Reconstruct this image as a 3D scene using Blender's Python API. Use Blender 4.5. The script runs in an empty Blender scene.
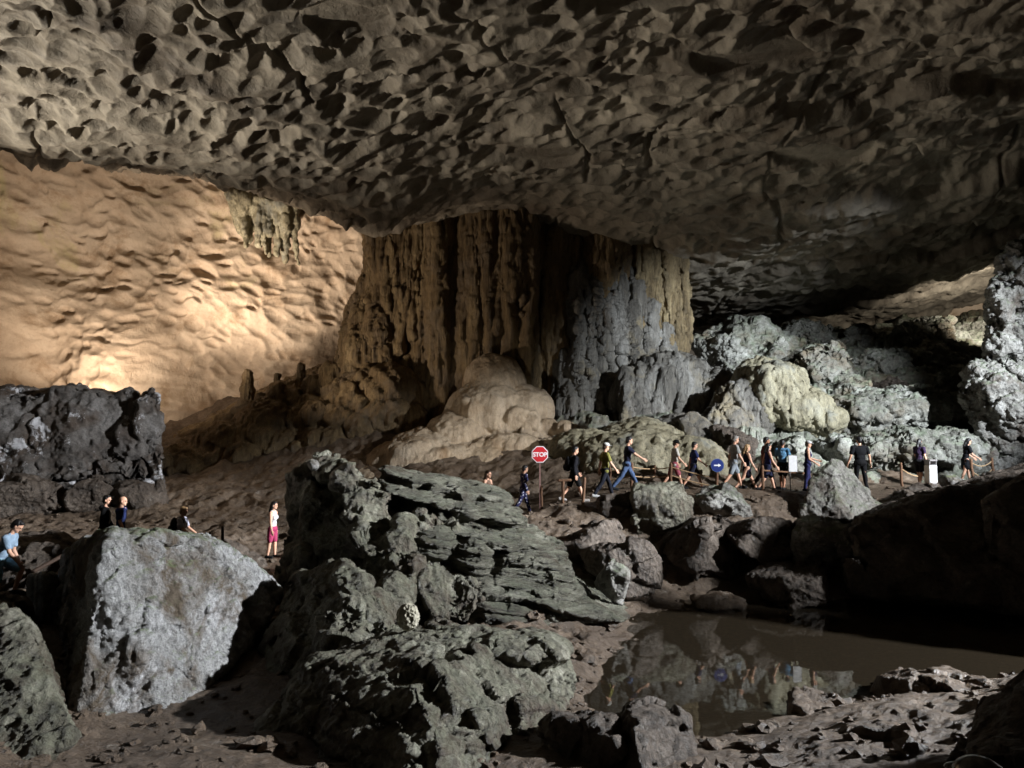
import bpy, bmesh, math, random
import numpy as np
from mathutils import Vector, Matrix, noise as mnoise

random.seed(7)
rng = np.random.default_rng(7)
SC = bpy.context.scene
COL = SC.collection
PI = math.pi

# ------------------------------------------------------------------ camera
F = 773.0
HZ = 430.0
PITCH = math.atan((HZ - 384.0) / F)
CAM = np.array([0.0, 0.0, 4.4])
cd = bpy.data.cameras.new('camera')
cam = bpy.data.objects.new('camera', cd)
COL.objects.link(cam)
cam.location = CAM
cam.rotation_euler = (PI / 2 + PITCH, 0, 0)
cd.sensor_width = 36.0
cd.lens = 36.0 * F / 1024.0
cd.clip_start = 0.05
cd.clip_end = 500
SC.camera = cam
_c, _s = math.cos(PITCH), math.sin(PITCH)


def P(px, py, Y):
    """world point that stands Y metres away (measured along +y) in the direction of a pixel"""
    a = px - 512.0
    b = 384.0 - py
    d = np.array([a, F * _c - b * _s, F * _s + b * _c])
    return CAM + d * (Y / d[1])


def G(px, Y):
    """x of a pixel column at distance Y"""
    return P(px, HZ, Y)[0]


# ------------------------------------------------------------------ noise
def _h(ix, iy, iz, seed):
    h = (ix.astype(np.int64) * 374761393 + iy.astype(np.int64) * 668265263 + iz.astype(np.int64) * 2147483647 + seed * 1274126177) & 0xFFFFFFFF
    h = ((h ^ (h >> 13)) * 1274126177) & 0xFFFFFFFF
    h = ((h ^ (h >> 16)) * 2246822519) & 0xFFFFFFFF
    return (h ^ (h >> 15)) & 0xFFFFFFFF


def _perlin(p, seed):
    i = np.floor(p).astype(np.int64)
    f = p - i
    w = f * f * f * (f * (f * 6 - 15) + 10)
    out = np.zeros(len(p))
    for dx in (0, 1):
        wx = w[:, 0] if dx else 1 - w[:, 0]
        for dy in (0, 1):
            wy = w[:, 1] if dy else 1 - w[:, 1]
            for dz in (0, 1):
                wz = w[:, 2] if dz else 1 - w[:, 2]
                h = _h(i[:, 0] + dx, i[:, 1] + dy, i[:, 2] + dz, seed)
                gx = (h & 1023) / 511.5 - 1
                gy = ((h >> 10) & 1023) / 511.5 - 1
                gz = ((h >> 20) & 1023) / 511.5 - 1
                out += wx * wy * wz * (gx * (f[:, 0] - dx) + gy * (f[:, 1] - dy) + gz * (f[:, 2] - dz))
    return out * 1.3


def perlin(p, seed=0):
    if len(p) <= 200000:
        return _perlin(p, seed)
    return np.concatenate([_perlin(p[a:a + 200000], seed) for a in range(0, len(p), 200000)])


def fbm(p, octv=4, seed=0, gain=0.5, lac=2.03):
    o = np.zeros(len(p)); a = 1.0; q = np.array(p, dtype=float)
    for k in range(octv):
        o += a * perlin(q, seed + k * 17)
        q = q * lac + 3.7
        a *= gain
    return o


def ridged(p, octv=4, seed=0, gain=0.5, lac=2.1):
    o = np.zeros(len(p)); a = 1.0; q = np.array(p, dtype=float)
    for k in range(octv):
        o += a * (1 - 2.2 * np.abs(perlin(q, seed + k * 13)))
        q = q * lac + 1.3
        a *= gain
    return o


def worley(p, seed=0):
    """F1, F2 and a random value of the nearest cell, 3D"""
    i = np.floor(p).astype(np.int64)
    f1 = np.full(len(p), 9.0); f2 = np.full(len(p), 9.0); rid = np.zeros(len(p))
    for dx in (-1, 0, 1):
        for dy in (-1, 0, 1):
            for dz in (-1, 0, 1):
                c = i + np.array([dx, dy, dz])
                h = _h(c[:, 0], c[:, 1], c[:, 2], seed)
                q = c + np.stack([(h & 1023) / 1023., ((h >> 10) & 1023) / 1023., ((h >> 20) & 1023) / 1023.], 1)
                d = np.sqrt(((q - p) ** 2).sum(1))
                r = (_h(c[:, 0], c[:, 1], c[:, 2], seed + 99) & 65535) / 65535.
                near = d < f1
                f2 = np.where(near, f1, np.minimum(f2, d))
                rid = np.where(near, r, rid)
                f1 = np.where(near, d, f1)
    return f1, f2, rid


def scallops(u, v, seed, rmin=0.45, rmax=0.85, dmin=0.3, dmax=1.0, pw=0.75, stretch=1.6, drop=0.12, ang=0.0, skew=0.0):
    """field of solution pockets: 0 between pockets, up to dmax at a pocket's heart; sharp crests between"""
    iu = np.floor(u).astype(np.int64); iv = np.floor(v).astype(np.int64)
    out = np.zeros_like(u)
    z = np.zeros_like(iu)
    for dx in (-2, -1, 0, 1, 2):
        for dy in (-1, 0, 1):
            h = _h(iu + dx, iv + dy, z, seed)
            h2 = _h(iu + dx, iv + dy, z, seed + 31)
            cx = iu + dx + (h & 1023) / 1023.
            cy = iv + dy + ((h >> 10) & 1023) / 1023.
            R = rmin + (rmax - rmin) * (((h >> 20) & 1023) / 1023.) ** 1.5
            D = dmin + (dmax - dmin) * ((h2 & 1023) / 1023.)
            D = np.where(((h2 >> 10) & 1023) / 1023. < drop, 0, D)
            an = (((h2 >> 20) & 1023) / 1023. - 0.5) * 1.2 + ang
            a = u - cx; b = v - cy
            a2 = (a * np.cos(an) + b * np.sin(an)) / (stretch ** 0.5)
            b2 = (-a * np.sin(an) + b * np.cos(an)) * (stretch ** 0.5)
            t = 1 - (a2 * a2 + b2 * b2) / (R * R)
            out = np.maximum(out, D * np.maximum(t, 0) ** pw * (1 + skew * a2 / R))
    return out


def smooth01(x, a, b):
    t = np.clip((x - a) / (b - a), 0, 1)
    return t * t * (3 - 2 * t)


class RBF:
    def __init__(s, pts, vals, c=3.0):
        s.p = np.array(pts, float); v = np.array(vals, float); n = len(v); s.c = c
        d = np.sqrt(((s.p[:, None] - s.p[None]) ** 2).sum(2) + c * c)
        A = np.zeros((n + 3, n + 3)); A[:n, :n] = d + 1e-6 * np.eye(n)
        A[:n, n] = 1; A[:n, n + 1:] = s.p; A[n, :n] = 1; A[n + 1:, :n] = s.p.T
        s.w = np.linalg.solve(A, np.concatenate([v, [0, 0, 0]]))

    def __call__(s, x, y):
        sh = x.shape; q = np.stack([x.ravel(), y.ravel()], 1); n = len(s.p); o = np.zeros(len(q))
        o += s.w[n] + q @ s.w[n + 1:]
        for k in range(n):
            o += s.w[k] * np.sqrt(((q - s.p[k]) ** 2).sum(1) + s.c ** 2)
        return o.reshape(sh)


# ------------------------------------------------------------------ mesh helpers
def mesh_np(name, verts, faces, m=None, smooth=True, parent=None):
    me = bpy.data.meshes.new(name)
    verts = np.asarray(verts, dtype=np.float32); faces = np.asarray(faces, dtype=np.int32)
    k = faces.shape[1]
    me.vertices.add(len(verts)); me.vertices.foreach_set('co', verts.ravel())
    me.loops.add(faces.size); me.loops.foreach_set('vertex_index', faces.ravel())
    me.polygons.add(len(faces))
    me.polygons.foreach_set('loop_start', np.arange(0, faces.size, k, dtype=np.int32))
    me.polygons.foreach_set('loop_total', np.full(len(faces), k, dtype=np.int32))
    me.polygons.foreach_set('use_smooth', np.full(len(faces), smooth))
    me.update(calc_edges=True)
    if m: me.materials.append(m)
    o = bpy.data.objects.new(name, me); COL.objects.link(o)
    if parent: attach(o, parent)
    return o


def attach(o, parent):
    """parent a mesh whose vertices are in world space"""
    o.parent = parent
    o.matrix_parent_inverse = (Matrix.Translation(parent.location) @ parent.rotation_euler.to_matrix().to_4x4()).inverted()
    return o


def grid_faces(nr, nc, flip=False):
    i = np.arange(nr * nc).reshape(nr, nc)
    a, b, c, d = i[:-1, :-1].ravel(), i[:-1, 1:].ravel(), i[1:, 1:].ravel(), i[1:, :-1].ravel()
    f = np.stack([a, b, c, d], 1)
    return f[:, ::-1] if flip else f


def grid_mesh(name, X, Y, Z, m, flip=False):
    return mesh_np(name, np.stack([X.ravel(), Y.ravel(), Z.ravel()], 1), grid_faces(*X.shape, flip), m)


def tag(o, label=None, cat=None, group=None, kind=None):
    if label: o['label'] = label
    if cat: o['category'] = cat
    if group: o['group'] = group
    if kind: o['kind'] = kind
    return o


def empty(name, loc, rz=0.0):
    o = bpy.data.objects.new(name, None); COL.objects.link(o)
    o.location = tuple(loc); o.rotation_euler = (0, 0, rz); o.empty_display_size = 0.1
    return o


# primitives that get fused by a voxel remesh ---------------------------------
_ICO = {}


def ico(sub):
    if sub not in _ICO:
        b = bmesh.new(); bmesh.ops.create_icosphere(b, subdivisions=sub, radius=1)
        v = np.array([x.co[:] for x in b.verts]); f = np.array([[y.index for y in x.verts] for x in b.faces])
        b.free(); _ICO[sub] = (v, f)
    return _ICO[sub]


def ell(c, r, rot=None, sub=3):
    v, f = ico(sub)
    r = np.array(r if hasattr(r, '__len__') else (r, r, r), float)
    v = v * r
    if rot is not None:
        R = np.array(Matrix.Rotation(rot[2], 3, 'Z') @ Matrix.Rotation(rot[1], 3, 'Y') @ Matrix.Rotation(rot[0], 3, 'X'))
        v = v @ R.T
    return v + np.array(c), f


def cap(a, b, ra, rb, n=10, rings=4):
    """tapered capsule from a to b"""
    a = np.array(a, float); b = np.array(b, float); d = b - a; L = np.linalg.norm(d) + 1e-9; d /= L
    t = np.array([0, 0, 1.0]) if abs(d[2]) < 0.9 else np.array([1.0, 0, 0])
    u = np.cross(d, t); u /= np.linalg.norm(u); w = np.cross(d, u)
    th = np.arange(n) * 2 * PI / n
    ring = np.cos(th)[:, None] * u + np.sin(th)[:, None] * w
    vs = [a - d * ra]
    for k in range(rings, 0, -1):
        e = PI / 2 * k / (rings + 0.0) * 0.98
        if k == rings: continue
        vs += list(a - d * ra * math.sin(e) + ring * ra * math.cos(e))
    nr = rings - 1
    vs += list(a + ring * ra); vs += list(b + ring * rb); nr += 2
    for k in range(1, rings):
        e = PI / 2 * k / rings * 0.98
        vs += list(b + d * rb * math.sin(e) + ring * rb * math.cos(e))
    nr += rings - 1
    vs.append(b + d * rb)
    fs = []
    for j in range(n): fs.append((0, 1 + (j + 1) % n, 1 + j))
    for r in range(nr - 1):
        for j in range(n):
            p, q = 1 + r * n + j, 1 + r * n + (j + 1) % n
            fs.append((p, q, q + n)); fs.append((p, q + n, p + n))
    e = len(vs) - 1; s = 1 + (nr - 1) * n
    for j in range(n): fs.append((s + j, s + (j + 1) % n, e))
    return np.array(vs), np.array(fs)


def hull(pts):
    b = bmesh.new()
    for p in pts: b.verts.new(tuple(p))
    r = bmesh.ops.convex_hull(b, input=b.verts)
    bmesh.ops.delete(b, geom=[g for g in r['geom_interior'] if isinstance(g, bmesh.types.BMVert)], context='VERTS')
    loose = [v for v in b.verts if not v.link_faces]
    bmesh.ops.delete(b, geom=loose, context='VERTS')
    bmesh.ops.triangulate(b, faces=b.faces)
    b.verts.index_update()
    v = np.array([x.co[:] for x in b.verts]); f = np.array([[y.index for y in x.verts] for x in b.faces]); b.free()
    return v, f


def fuse(prims, voxel):
    """voxel-remeshed union -> (verts, quad faces, normals)"""
    V = []; Fs = []; n = 0
    for v, f in prims:
        V.append(v); Fs.append(f + n); n += len(v)
    V = np.concatenate(V); Fs = np.concatenate(Fs)
    o = mesh_np('tmp_fuse', V, Fs)
    md = o.modifiers.new('r', 'REMESH'); md.mode = 'VOXEL'; md.voxel_size = voxel; md.use_smooth_shade = True
    dg = bpy.context.evaluated_depsgraph_get()
    ev = o.evaluated_get(dg); me = bpy.data.meshes.new_from_object(ev)
    v, f = mesh_arrays(me)
    bpy.data.objects.remove(o); bpy.data.meshes.remove(me)
    return v, f


def mesh_arrays(me):
    v = np.empty(len(me.vertices) * 3, np.float32); me.vertices.foreach_get('co', v); v = v.reshape(-1, 3).astype(float)
    lt = np.empty(len(me.polygons), np.int32); me.polygons.foreach_get('loop_total', lt)
    li = np.empty(len(me.loops), np.int32); me.loops.foreach_get('vertex_index', li)
    if np.all(lt == 4): f = li.reshape(-1, 4)
    else:
        f = []; k = 0
        for t in lt:
            q = list(li[k:k + t]); k += t
            f.append(q if t == 4 else q + [q[-1]] if t == 3 else q[:4])
        f = np.array(f)
    return v, f


def normals(v, f):
    a = v[f[:, 2]] - v[f[:, 0]]; b = v[f[:, 3]] - v[f[:, 1]]
    n = np.cross(a, b); o = np.zeros_like(v)
    for k in range(4):
        for ax in range(3):
            o[:, ax] += np.bincount(f[:, k], n[:, ax], len(v))
    return o / (np.linalg.norm(o, axis=1, keepdims=True) + 1e-12)


def relax(v, f, it):
    if it <= 0: return v
    e = np.concatenate([f[:, [0, 1]], f[:, [1, 2]], f[:, [2, 3]], f[:, [3, 0]]])
    cnt = np.bincount(e[:, 0], minlength=len(v)) + np.bincount(e[:, 1], minlength=len(v))
    for _ in range(it):
        s = np.zeros_like(v)
        for ax in range(3):
            s[:, ax] = np.bincount(e[:, 0], v[e[:, 1], ax], len(v)) + np.bincount(e[:, 1], v[e[:, 0], ax], len(v))
        v = 0.4 * v + 0.6 * s / cnt[:, None]
    return v


def rock(name, prims, voxel, disp, m, relax_it=2, parent=None):
    v, f = fuse(prims, voxel)
    v = relax(v, f, relax_it)
    for fn in disp:
        v = fn(v, normals(v, f))
    return mesh_np(name, v, f, m, parent=parent)


# displacement makers -----------------------------------------------------------
def d_fbm(size, amp, octv=4, seed=0, stretch=(1, 1, 1), gain=0.5):
    def g(v, n):
        return v + n * (amp * fbm(v / size * np.array(stretch), octv, seed, gain))[:, None]
    return g


def d_ridge(size, amp, octv=4, seed=0, stretch=(1, 1, 1), gain=0.5):
    def g(v, n):
        return v + n * (amp * (ridged(v / size * np.array(stretch), octv, seed, gain) - 0.6))[:, None]
    return g


def d_crack(size, amp, seed=0, stretch=(1, 1, 1), warp=0.25):
    """faceted blocks with grooves between"""
    def g(v, n):
        q = v / size * np.array(stretch)
        w = warp * np.stack([fbm(q * 1.3, 3, seed + 1), fbm(q * 1.3 + 9, 3, seed + 2), fbm(q * 1.3 + 19, 3, seed + 3)], 1)
        f1, f2, r = worley(q + w, seed)
        e = np.clip((f2 - f1) / 0.12, 0, 1)
        return v + n * (amp * ((r - 0.5) * 0.9 - 0.8 * (1 - e)))[:, None]
    return g


def d_facet(size, amp, seed=0, warp=.25, stretch=(1, 1, 1)):
    """fractured planes: every cell is tilted its own way"""
    def g(v, n):
        p = v / size * np.array(stretch)
        p = p + warp * np.stack([fbm(p * 1.2, 3, seed + 1), fbm(p * 1.2 + 9, 3, seed + 2), fbm(p * 1.2 + 19, 3, seed + 3)], 1)
        i = np.floor(p).astype(np.int64); f1 = np.full(len(p), 9.0); o = np.zeros(len(p))
        for dx in (-1, 0, 1):
            for dy in (-1, 0, 1):
                for dz in (-1, 0, 1):
                    c = i + np.array([dx, dy, dz]); h = _h(c[:, 0], c[:, 1], c[:, 2], seed); h2 = _h(c[:, 0], c[:, 1], c[:, 2], seed + 7)
                    q = p - c - np.stack([(h & 1023) / 1023., ((h >> 10) & 1023) / 1023., ((h >> 20) & 1023) / 1023.], 1)
                    d = (q ** 2).sum(1)
                    w = ((h2 & 255) / 127.5 - 1) * q[:, 0] + (((h2 >> 8) & 255) / 127.5 - 1) * q[:, 1] + (((h2 >> 16) & 255) / 127.5 - 1) * q[:, 2] + .5 * (((h2 >> 24) & 255) / 255. - .5)
                    near = d < f1; o = np.where(near, w, o); f1 = np.where(near, d, f1)
        return v + n * (amp * o)[:, None]
    return g


def d_pits(size, amp, seed=0, th=0.42):
    def g(v, n):
        f1, f2, r = worley(v / size + 0.3 * np.stack([fbm(v / size, 2, seed + 5), fbm(v / size + 7, 2, seed + 6), fbm(v / size + 13, 2, seed + 7)], 1), seed)
        return v - n * (amp * r * np.clip(1 - (f1 / th) ** 2, 0, 1) ** 0.7)[:, None]
    return g


def d_strata(th, amp, seed=0, dirv=(0.1, 0.12, 1), warp=0.35, octv=3):
    dv = np.array(dirv, float); dv /= np.linalg.norm(dv)
    def g(v, n):
        h = v @ dv / th + warp * fbm(v / 1.6, 4, seed) * 2.2
        q = np.stack([h, np.zeros_like(h) + seed * 3.1, 0.16 * (v[:, 0] + v[:, 1])], 1)
        s = np.zeros(len(v)); a = 1.0
        for k in range(octv):
            t = perlin(q * np.array([1, 1, 1.0]) * (1.9 ** k) + 5 * k, seed + k)
            s += a * np.tanh(5 * t) ; a *= 0.55
        hor = n - dv * (n @ dv)[:, None]
        return v + hor * (amp * s)[:, None]
    return g


def d_flutes(size, amp, seed=0, zs=0.12, octv=4):
    """vertical draperies"""
    def g(v, n):
        w = 0.25 * fbm(v / 2.5, 3, seed + 4)
        q = v / size * np.array([1, 1, zs]); q[:, 0] += w; q[:, 1] += w
        return v + n * (amp * (ridged(q, octv, seed, 0.55) - 0.5))[:, None]
    return g

# ------------------------------------------------------------------ materials
def lin(c):
    return tuple(((x / 12.92) if x <= 0.04045 else ((x + 0.055) / 1.055) ** 2.4) for x in c)


class NT:
    def __init__(s, name):
        s.m = bpy.data.materials.new(name); s.m.use_nodes = True
        s.t = s.m.node_tree; s.t.nodes.clear()
        s.out = s.t.nodes.new('ShaderNodeOutputMaterial')

    def n(s, kind, **kw):
        o = s.t.nodes.new(kind)
        for k, v in kw.items():
            if k in o.inputs: o.inputs[k].default_value = v
            else: setattr(o, k, v)
        return o

    def l(s, a, b): s.t.links.new(a, b)

    def noise(s, vec, scale, detail=6, rough=0.6, dist=0.0):
        o = s.n('ShaderNodeTexNoise'); o.inputs['Scale'].default_value = scale; o.inputs['Detail'].default_value = detail
        o.inputs['Roughness'].default_value = rough; o.inputs['Distortion'].default_value = dist
        s.l(vec, o.inputs['Vector']); return o.outputs['Fac']

    def ramp(s, fac, stops):
        o = s.n('ShaderNodeValToRGB'); e = o.color_ramp.elements
        while len(e) < len(stops): e.new(0.5)
        for q, (p, c) in zip(e, stops):
            q.position = p; q.color = (*c, 1) if hasattr(c, '__len__') else (c, c, c, 1)
        s.l(fac, o.inputs['Fac']); return o.outputs['Color']

    def mix(s, fac, a, b, mode='MIX'):
        o = s.n('ShaderNodeMix', data_type='RGBA', blend_type=mode)
        for sock, v in ((o.inputs[0], fac), (o.inputs[6], a), (o.inputs[7], b)):
            if hasattr(v, 'node'): s.l(v, sock)
            elif hasattr(v, '__len__'): sock.default_value = (*v, 1)
            else: sock.default_value = v
        return o.outputs[2]

    def math(s, op, a, b=0.0):
        o = s.n('ShaderNodeMath', operation=op)
        for k, v in ((0, a), (1, b)):
            if hasattr(v, 'node'): s.l(v, o.inputs[k])
            else: o.inputs[k].default_value = v
        return o.outputs[0]


def mat_rock(name, dark, mid, light, scale=0.9, bump=0.06, bscale=6.0, rough=0.75, stain=None, moss=None, spots=None, stretch=None, pits=0.0, tilt=0.0, fine=1.0):
    t = NT(name)
    pos = t.n('ShaderNodeNewGeometry').outputs['Position']
    if stretch:
        mp = t.n('ShaderNodeMapping'); mp.inputs['Scale'].default_value = stretch; mp.inputs['Rotation'].default_value = (0, tilt, 0); mp.vector_type = 'TEXTURE' if False else 'POINT'; t.l(pos, mp.inputs['Vector']); vec = mp.outputs['Vector']
    else: vec = pos
    n1 = t.noise(vec, scale, 9, 0.66, 0.6)
    c = t.ramp(n1, [(0.3, dark), (0.5, mid), (0.7, light)])
    n2 = t.noise(vec, scale * 9, 6, 0.7)
    c = t.mix(0.7 * fine, c, t.ramp(n2, [(0.30, (.3,) * 3), (0.5, (.95,) * 3), (0.70, (1.35,) * 3)]), 'MULTIPLY')
    n3 = t.noise(pos, scale * 31, 5, 0.7)
    c = t.mix(0.6 * fine, c, t.ramp(n3, [(0.34, (.35,) * 3), (0.5, (1.0,) * 3), (0.66, (1.3,) * 3)]), 'MULTIPLY')
    if stain:
        col, sc, lo, hi = stain
        f = t.ramp(t.noise(pos, sc, 7, 0.65, 0.8), [(lo, 0.0), (hi, 1.0)])
        c = t.mix(f, c, col)
    if spots:
        col, sc, lo, hi = spots
        f = t.ramp(t.noise(pos, sc, 8, 0.75, 0.3), [(lo, 0.0), (hi, 1.0)])
        c = t.mix(f, c, col)
    if moss:
        col, amt, lo, hi = moss
        nz = t.n('ShaderNodeSeparateXYZ'); t.l(t.n('ShaderNodeNewGeometry').outputs['Normal'], nz.inputs[0])
        f = t.math('MULTIPLY', t.ramp(nz.outputs['Z'], [(lo, 0.0), (hi, 1.0)]), t.ramp(t.noise(pos, 2.2, 8, 0.75), [(.42, 0.0), (.6, 1.0)]))
        f = t.math('MULTIPLY', f, amt)
        c = t.mix(f, c, col)
    b = t.n('ShaderNodeBsdfPrincipled')
    t.l(c, b.inputs['Base Color'])
    t.l(t.ramp(t.noise(pos, 1.7, 5), [(0.3, rough - 0.22), (0.7, min(1.0, rough + 0.15))]), b.inputs['Roughness'])
    b.inputs['Specular IOR Level'].default_value = 0.45
    h = t.noise(vec, bscale, 10, 0.72, 0.3)
    if pits:
        vo = t.n('ShaderNodeTexVoronoi'); vo.inputs['Scale'].default_value = bscale * 1.1; vo.inputs['Randomness'].default_value = 1
        t.l(vec, vo.inputs['Vector'])
        h = t.math('ADD', h, t.math('MULTIPLY', vo.outputs['Distance'], pits))
    bp = t.n('ShaderNodeBump'); bp.inputs['Strength'].default_value = 1.0; bp.inputs['Distance'].default_value = bump * 2
    t.l(h, bp.inputs['Height']); t.l(bp.outputs['Normal'], b.inputs['Normal'])
    t.l(b.outputs[0], t.out.inputs['Surface'])
    return t.m


def mat_plain(name, col, rough=0.7, metal=0.0, var=0.25, scale=14.0, bump=0.0, spec=0.4):
    t = NT(name)
    pos = t.n('ShaderNodeTexCoord').outputs['Object']
    c = t.mix(1.0, col, t.ramp(t.noise(pos, scale, 5), [(0.3, (1 - var,) * 3), (0.7, (1 + var,) * 3)]), 'MULTIPLY')
    b = t.n('ShaderNodeBsdfPrincipled'); t.l(c, b.inputs['Base Color'])
    b.inputs['Roughness'].default_value = rough; b.inputs['Metallic'].default_value = metal; b.inputs['Specular IOR Level'].default_value = spec
    if bump:
        bp = t.n('ShaderNodeBump'); bp.inputs['Distance'].default_value = bump; t.l(t.noise(pos, scale * 3, 6), bp.inputs['Height']); t.l(bp.outputs['Normal'], b.inputs['Normal'])
    t.l(b.outputs[0], t.out.inputs['Surface'])
    return t.m


M = {}
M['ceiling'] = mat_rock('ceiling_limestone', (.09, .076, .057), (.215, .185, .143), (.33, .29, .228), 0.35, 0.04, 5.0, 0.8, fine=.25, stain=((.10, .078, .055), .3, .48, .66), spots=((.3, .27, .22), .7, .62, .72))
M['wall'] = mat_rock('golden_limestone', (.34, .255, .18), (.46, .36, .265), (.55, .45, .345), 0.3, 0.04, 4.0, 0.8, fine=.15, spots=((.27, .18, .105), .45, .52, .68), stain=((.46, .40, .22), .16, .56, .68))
M['earth'] = mat_rock('brown_cave_earth', (.065, .045, .030), (.135, .098, .068), (.23, .175, .13), 0.9, 0.06, 5.0, 0.5, stain=((.085, .06, .042), .35, .45, .65), spots=((.30, .28, .25), 1.6, .62, .72))
M['flow'] = mat_rock('brown_flowstone', (.08, .05, .022), (.18, .12, .055), (.34, .25, .13), 0.9, 0.10, 8.0, 0.62, stretch=(1, 1, .12), stain=((.16, .12, .08), .5, .5, .7))
M['flow_grey'] = mat_rock('grey_flowstone', (.055, .05, .042), (.15, .138, .118), (.31, .30, .275), 0.9, 0.10, 8.0, 0.55, stretch=(1, 1, .15), stain=((.24, .20, .13), .5, .55, .68))
M['mound'] = mat_rock('pale_tan_flowstone', (.28, .205, .13), (.42, .325, .225), (.54, .44, .325), 0.7, 0.07, 7.0, 0.5, stretch=(1, 1, .35), stain=((.24, .15, .075), .5, .52, .68), fine=.6)
M['grey'] = mat_rock('grey_limestone', (.10, .095, .085), (.24, .23, .21), (.42, .41, .39), 1.1, 0.07, 6.0, 0.7, stain=((.09, .07, .055), .5, .5, .62), moss=((.13, .17, .09), .7, .35, .85), pits=.6)
M['green'] = mat_rock('greenish_limestone', (.06, .054, .042), (.17, .16, .117), (.39, .38, .31), 1.3, 0.09, 7.0, 0.6, stain=((.075, .055, .038), .7, .46, .60), moss=((.22, .235, .165), .5, .1, .8), pits=.5)
M['pale'] = mat_rock('pale_grey_limestone', (.24, .23, .215), (.44, .44, .44), (.64, .64, .66), 1.2, 0.11, 7.0, 0.7, stain=((.13, .10, .07), .75, .47, .60), spots=((.07, .065, .06), 2.2, .62, .7), moss=((.17, .22, .10), .9, .55, .9), pits=.5)
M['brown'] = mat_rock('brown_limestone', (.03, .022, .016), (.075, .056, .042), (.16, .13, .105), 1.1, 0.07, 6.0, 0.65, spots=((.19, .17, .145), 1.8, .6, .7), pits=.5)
M['yellow'] = mat_rock('yellow_flowstone', (.15, .13, .085), (.28, .25, .165), (.42, .39, .29), 0.9, 0.05, 6.0, 0.65, stretch=(1, 1, .4), stain=((.2, .2, .17), .6, .52, .66))
M['layered'] = mat_rock('thin_bedded_limestone', (.04, .036, .028), (.155, .148, .11), (.44, .43, .35), 1.2, 0.16, 8.0, 0.5, stain=((.08, .06, .042), .8, .52, .64), moss=((.2, .225, .16), .4, .1, .8), stretch=(.8, .8, 5.5), tilt=.24)
M['slope'] = mat_rock('grey_green_talus_limestone', (.075, .07, .058), (.205, .20, .172), (.38, .38, .35), 0.6, 0.09, 4.0, 0.6, stain=((.13, .10, .065), .35, .47, .62), moss=((.2, .25, .16), .5, .2, .8), pits=.5)

# ------------------------------------------------------------------ ceiling
def sorted_rows(segs):
    o = []
    for a, b, n in segs: o += list(np.geomspace(a, b, n, endpoint=False) if a > 0 else np.linspace(a, b, n, endpoint=False))
    return np.array(o + [segs[-1][1]])


cz = []
def C_px(px, py, Y): p = P(px, py, Y); cz.append((p[0], p[1], p[2]))
for a in ((-300, 60, 22), (0, 0, 16.6), (512, 0, 17), (1024, 0, 18), (1300, 0, 20), (-200, 140, 27), (0, 168, 29), (100, 180, 30.5), (200, 196, 32), (300, 222, 33.5), (370, 242, 34.5),
          (450, 214, 35), (560, 212, 35.5), (640, 232, 36), (690, 275, 39), (760, 292, 43), (850, 300, 46), (1000, 268, 44), (1200, 240, 42), (512, 110, 24), (800, 130, 25), (1000, 150, 28), (800, 318, 52), (1000, 300, 52), (1200, 290, 52)):
    C_px(*a)
for px, Y, z in ((-200, 34, 17.5), (0, 35, 17.3), (100, 36.5, 17.2), (200, 38, 17), (300, 40, 16.2), (370, 42, 15.5), (-200, 45, 17), (0, 45, 17), (200, 48, 17), (400, 48, 15), (600, 50, 12), (750, 58, 10.5), (1000, 58, 10.5)):
    cz.append((G(px, Y), Y, z))
for x, y, z in ((-30, -14, -1), (0, -14, -1), (30, -14, -1), (-14, -8, 7), (0, -7, 9), (14, -8, 7), (28, -8, 7), (-38, 2, -1), (-30, 2, 8), (-14, 4, 13.2), (0, 6, 13.6), (14, 6, 13.6), (30, 8, 14), (-32, 12, 12), (40, 30, 14)):
    cz.append((x, y, z))
cz = np.array(cz)
ceil_f = RBF(cz[:, :2], cz[:, 2], 2.0)
ys = np.concatenate([np.linspace(-14, 14.5, 60, endpoint=False), np.geomspace(14.5, 60, 430)])
us = np.concatenate([np.linspace(-1.9, -0.76, 60, endpoint=False), np.linspace(-0.76, 0.76, 780, endpoint=False), np.linspace(0.76, 1.7, 50)])
U, Y = np.meshgrid(us, ys)
X = U * np.maximum(Y, 16.0)
Z = ceil_f(X, Y)
xy = np.stack([X.ravel(), Y.ravel(), np.zeros(X.size)], 1)
w1 = fbm(xy / 3.0, 3, 5).reshape(X.shape); w2 = fbm(xy / 3.0 + 11, 3, 6).reshape(X.shape)
big = fbm(xy / 7.0, 3, 9).reshape(X.shape)
reg = fbm(xy / 5.0 + 40, 2, 12).reshape(X.shape)
XW = X + 0.34 * w1; YW = Y + 0.34 * w2
right = smooth01(X / np.maximum(Y, 10), 0.12, 0.62)                 # the pockets get shallower towards the right
s1 = scallops(XW / 1.5, YW / 1.5, 21, .35, .8, .3, 1.0, .9, 1.6, .3, -.5, .5)
s2 = scallops(XW / 0.66, YW / 0.7, 22, .4, .85, .3, 1.0, .9, 1.7, .05, -.5, .5)
s3 = scallops(XW / 0.4, YW / 0.4, 23, .4, .85, .3, 1.0, .8, 1.4, .3, .5)
Z = Z + big * 0.55 + (1 - 0.45 * right) * ((0.20 + .2 * reg) * s1 + (0.38 - .08 * reg) * s2 + (.05 + .13 * smooth01(fbm(xy / 4.0 + 70, 2, 13).reshape(X.shape), 0, .35)) * s3)
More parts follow.
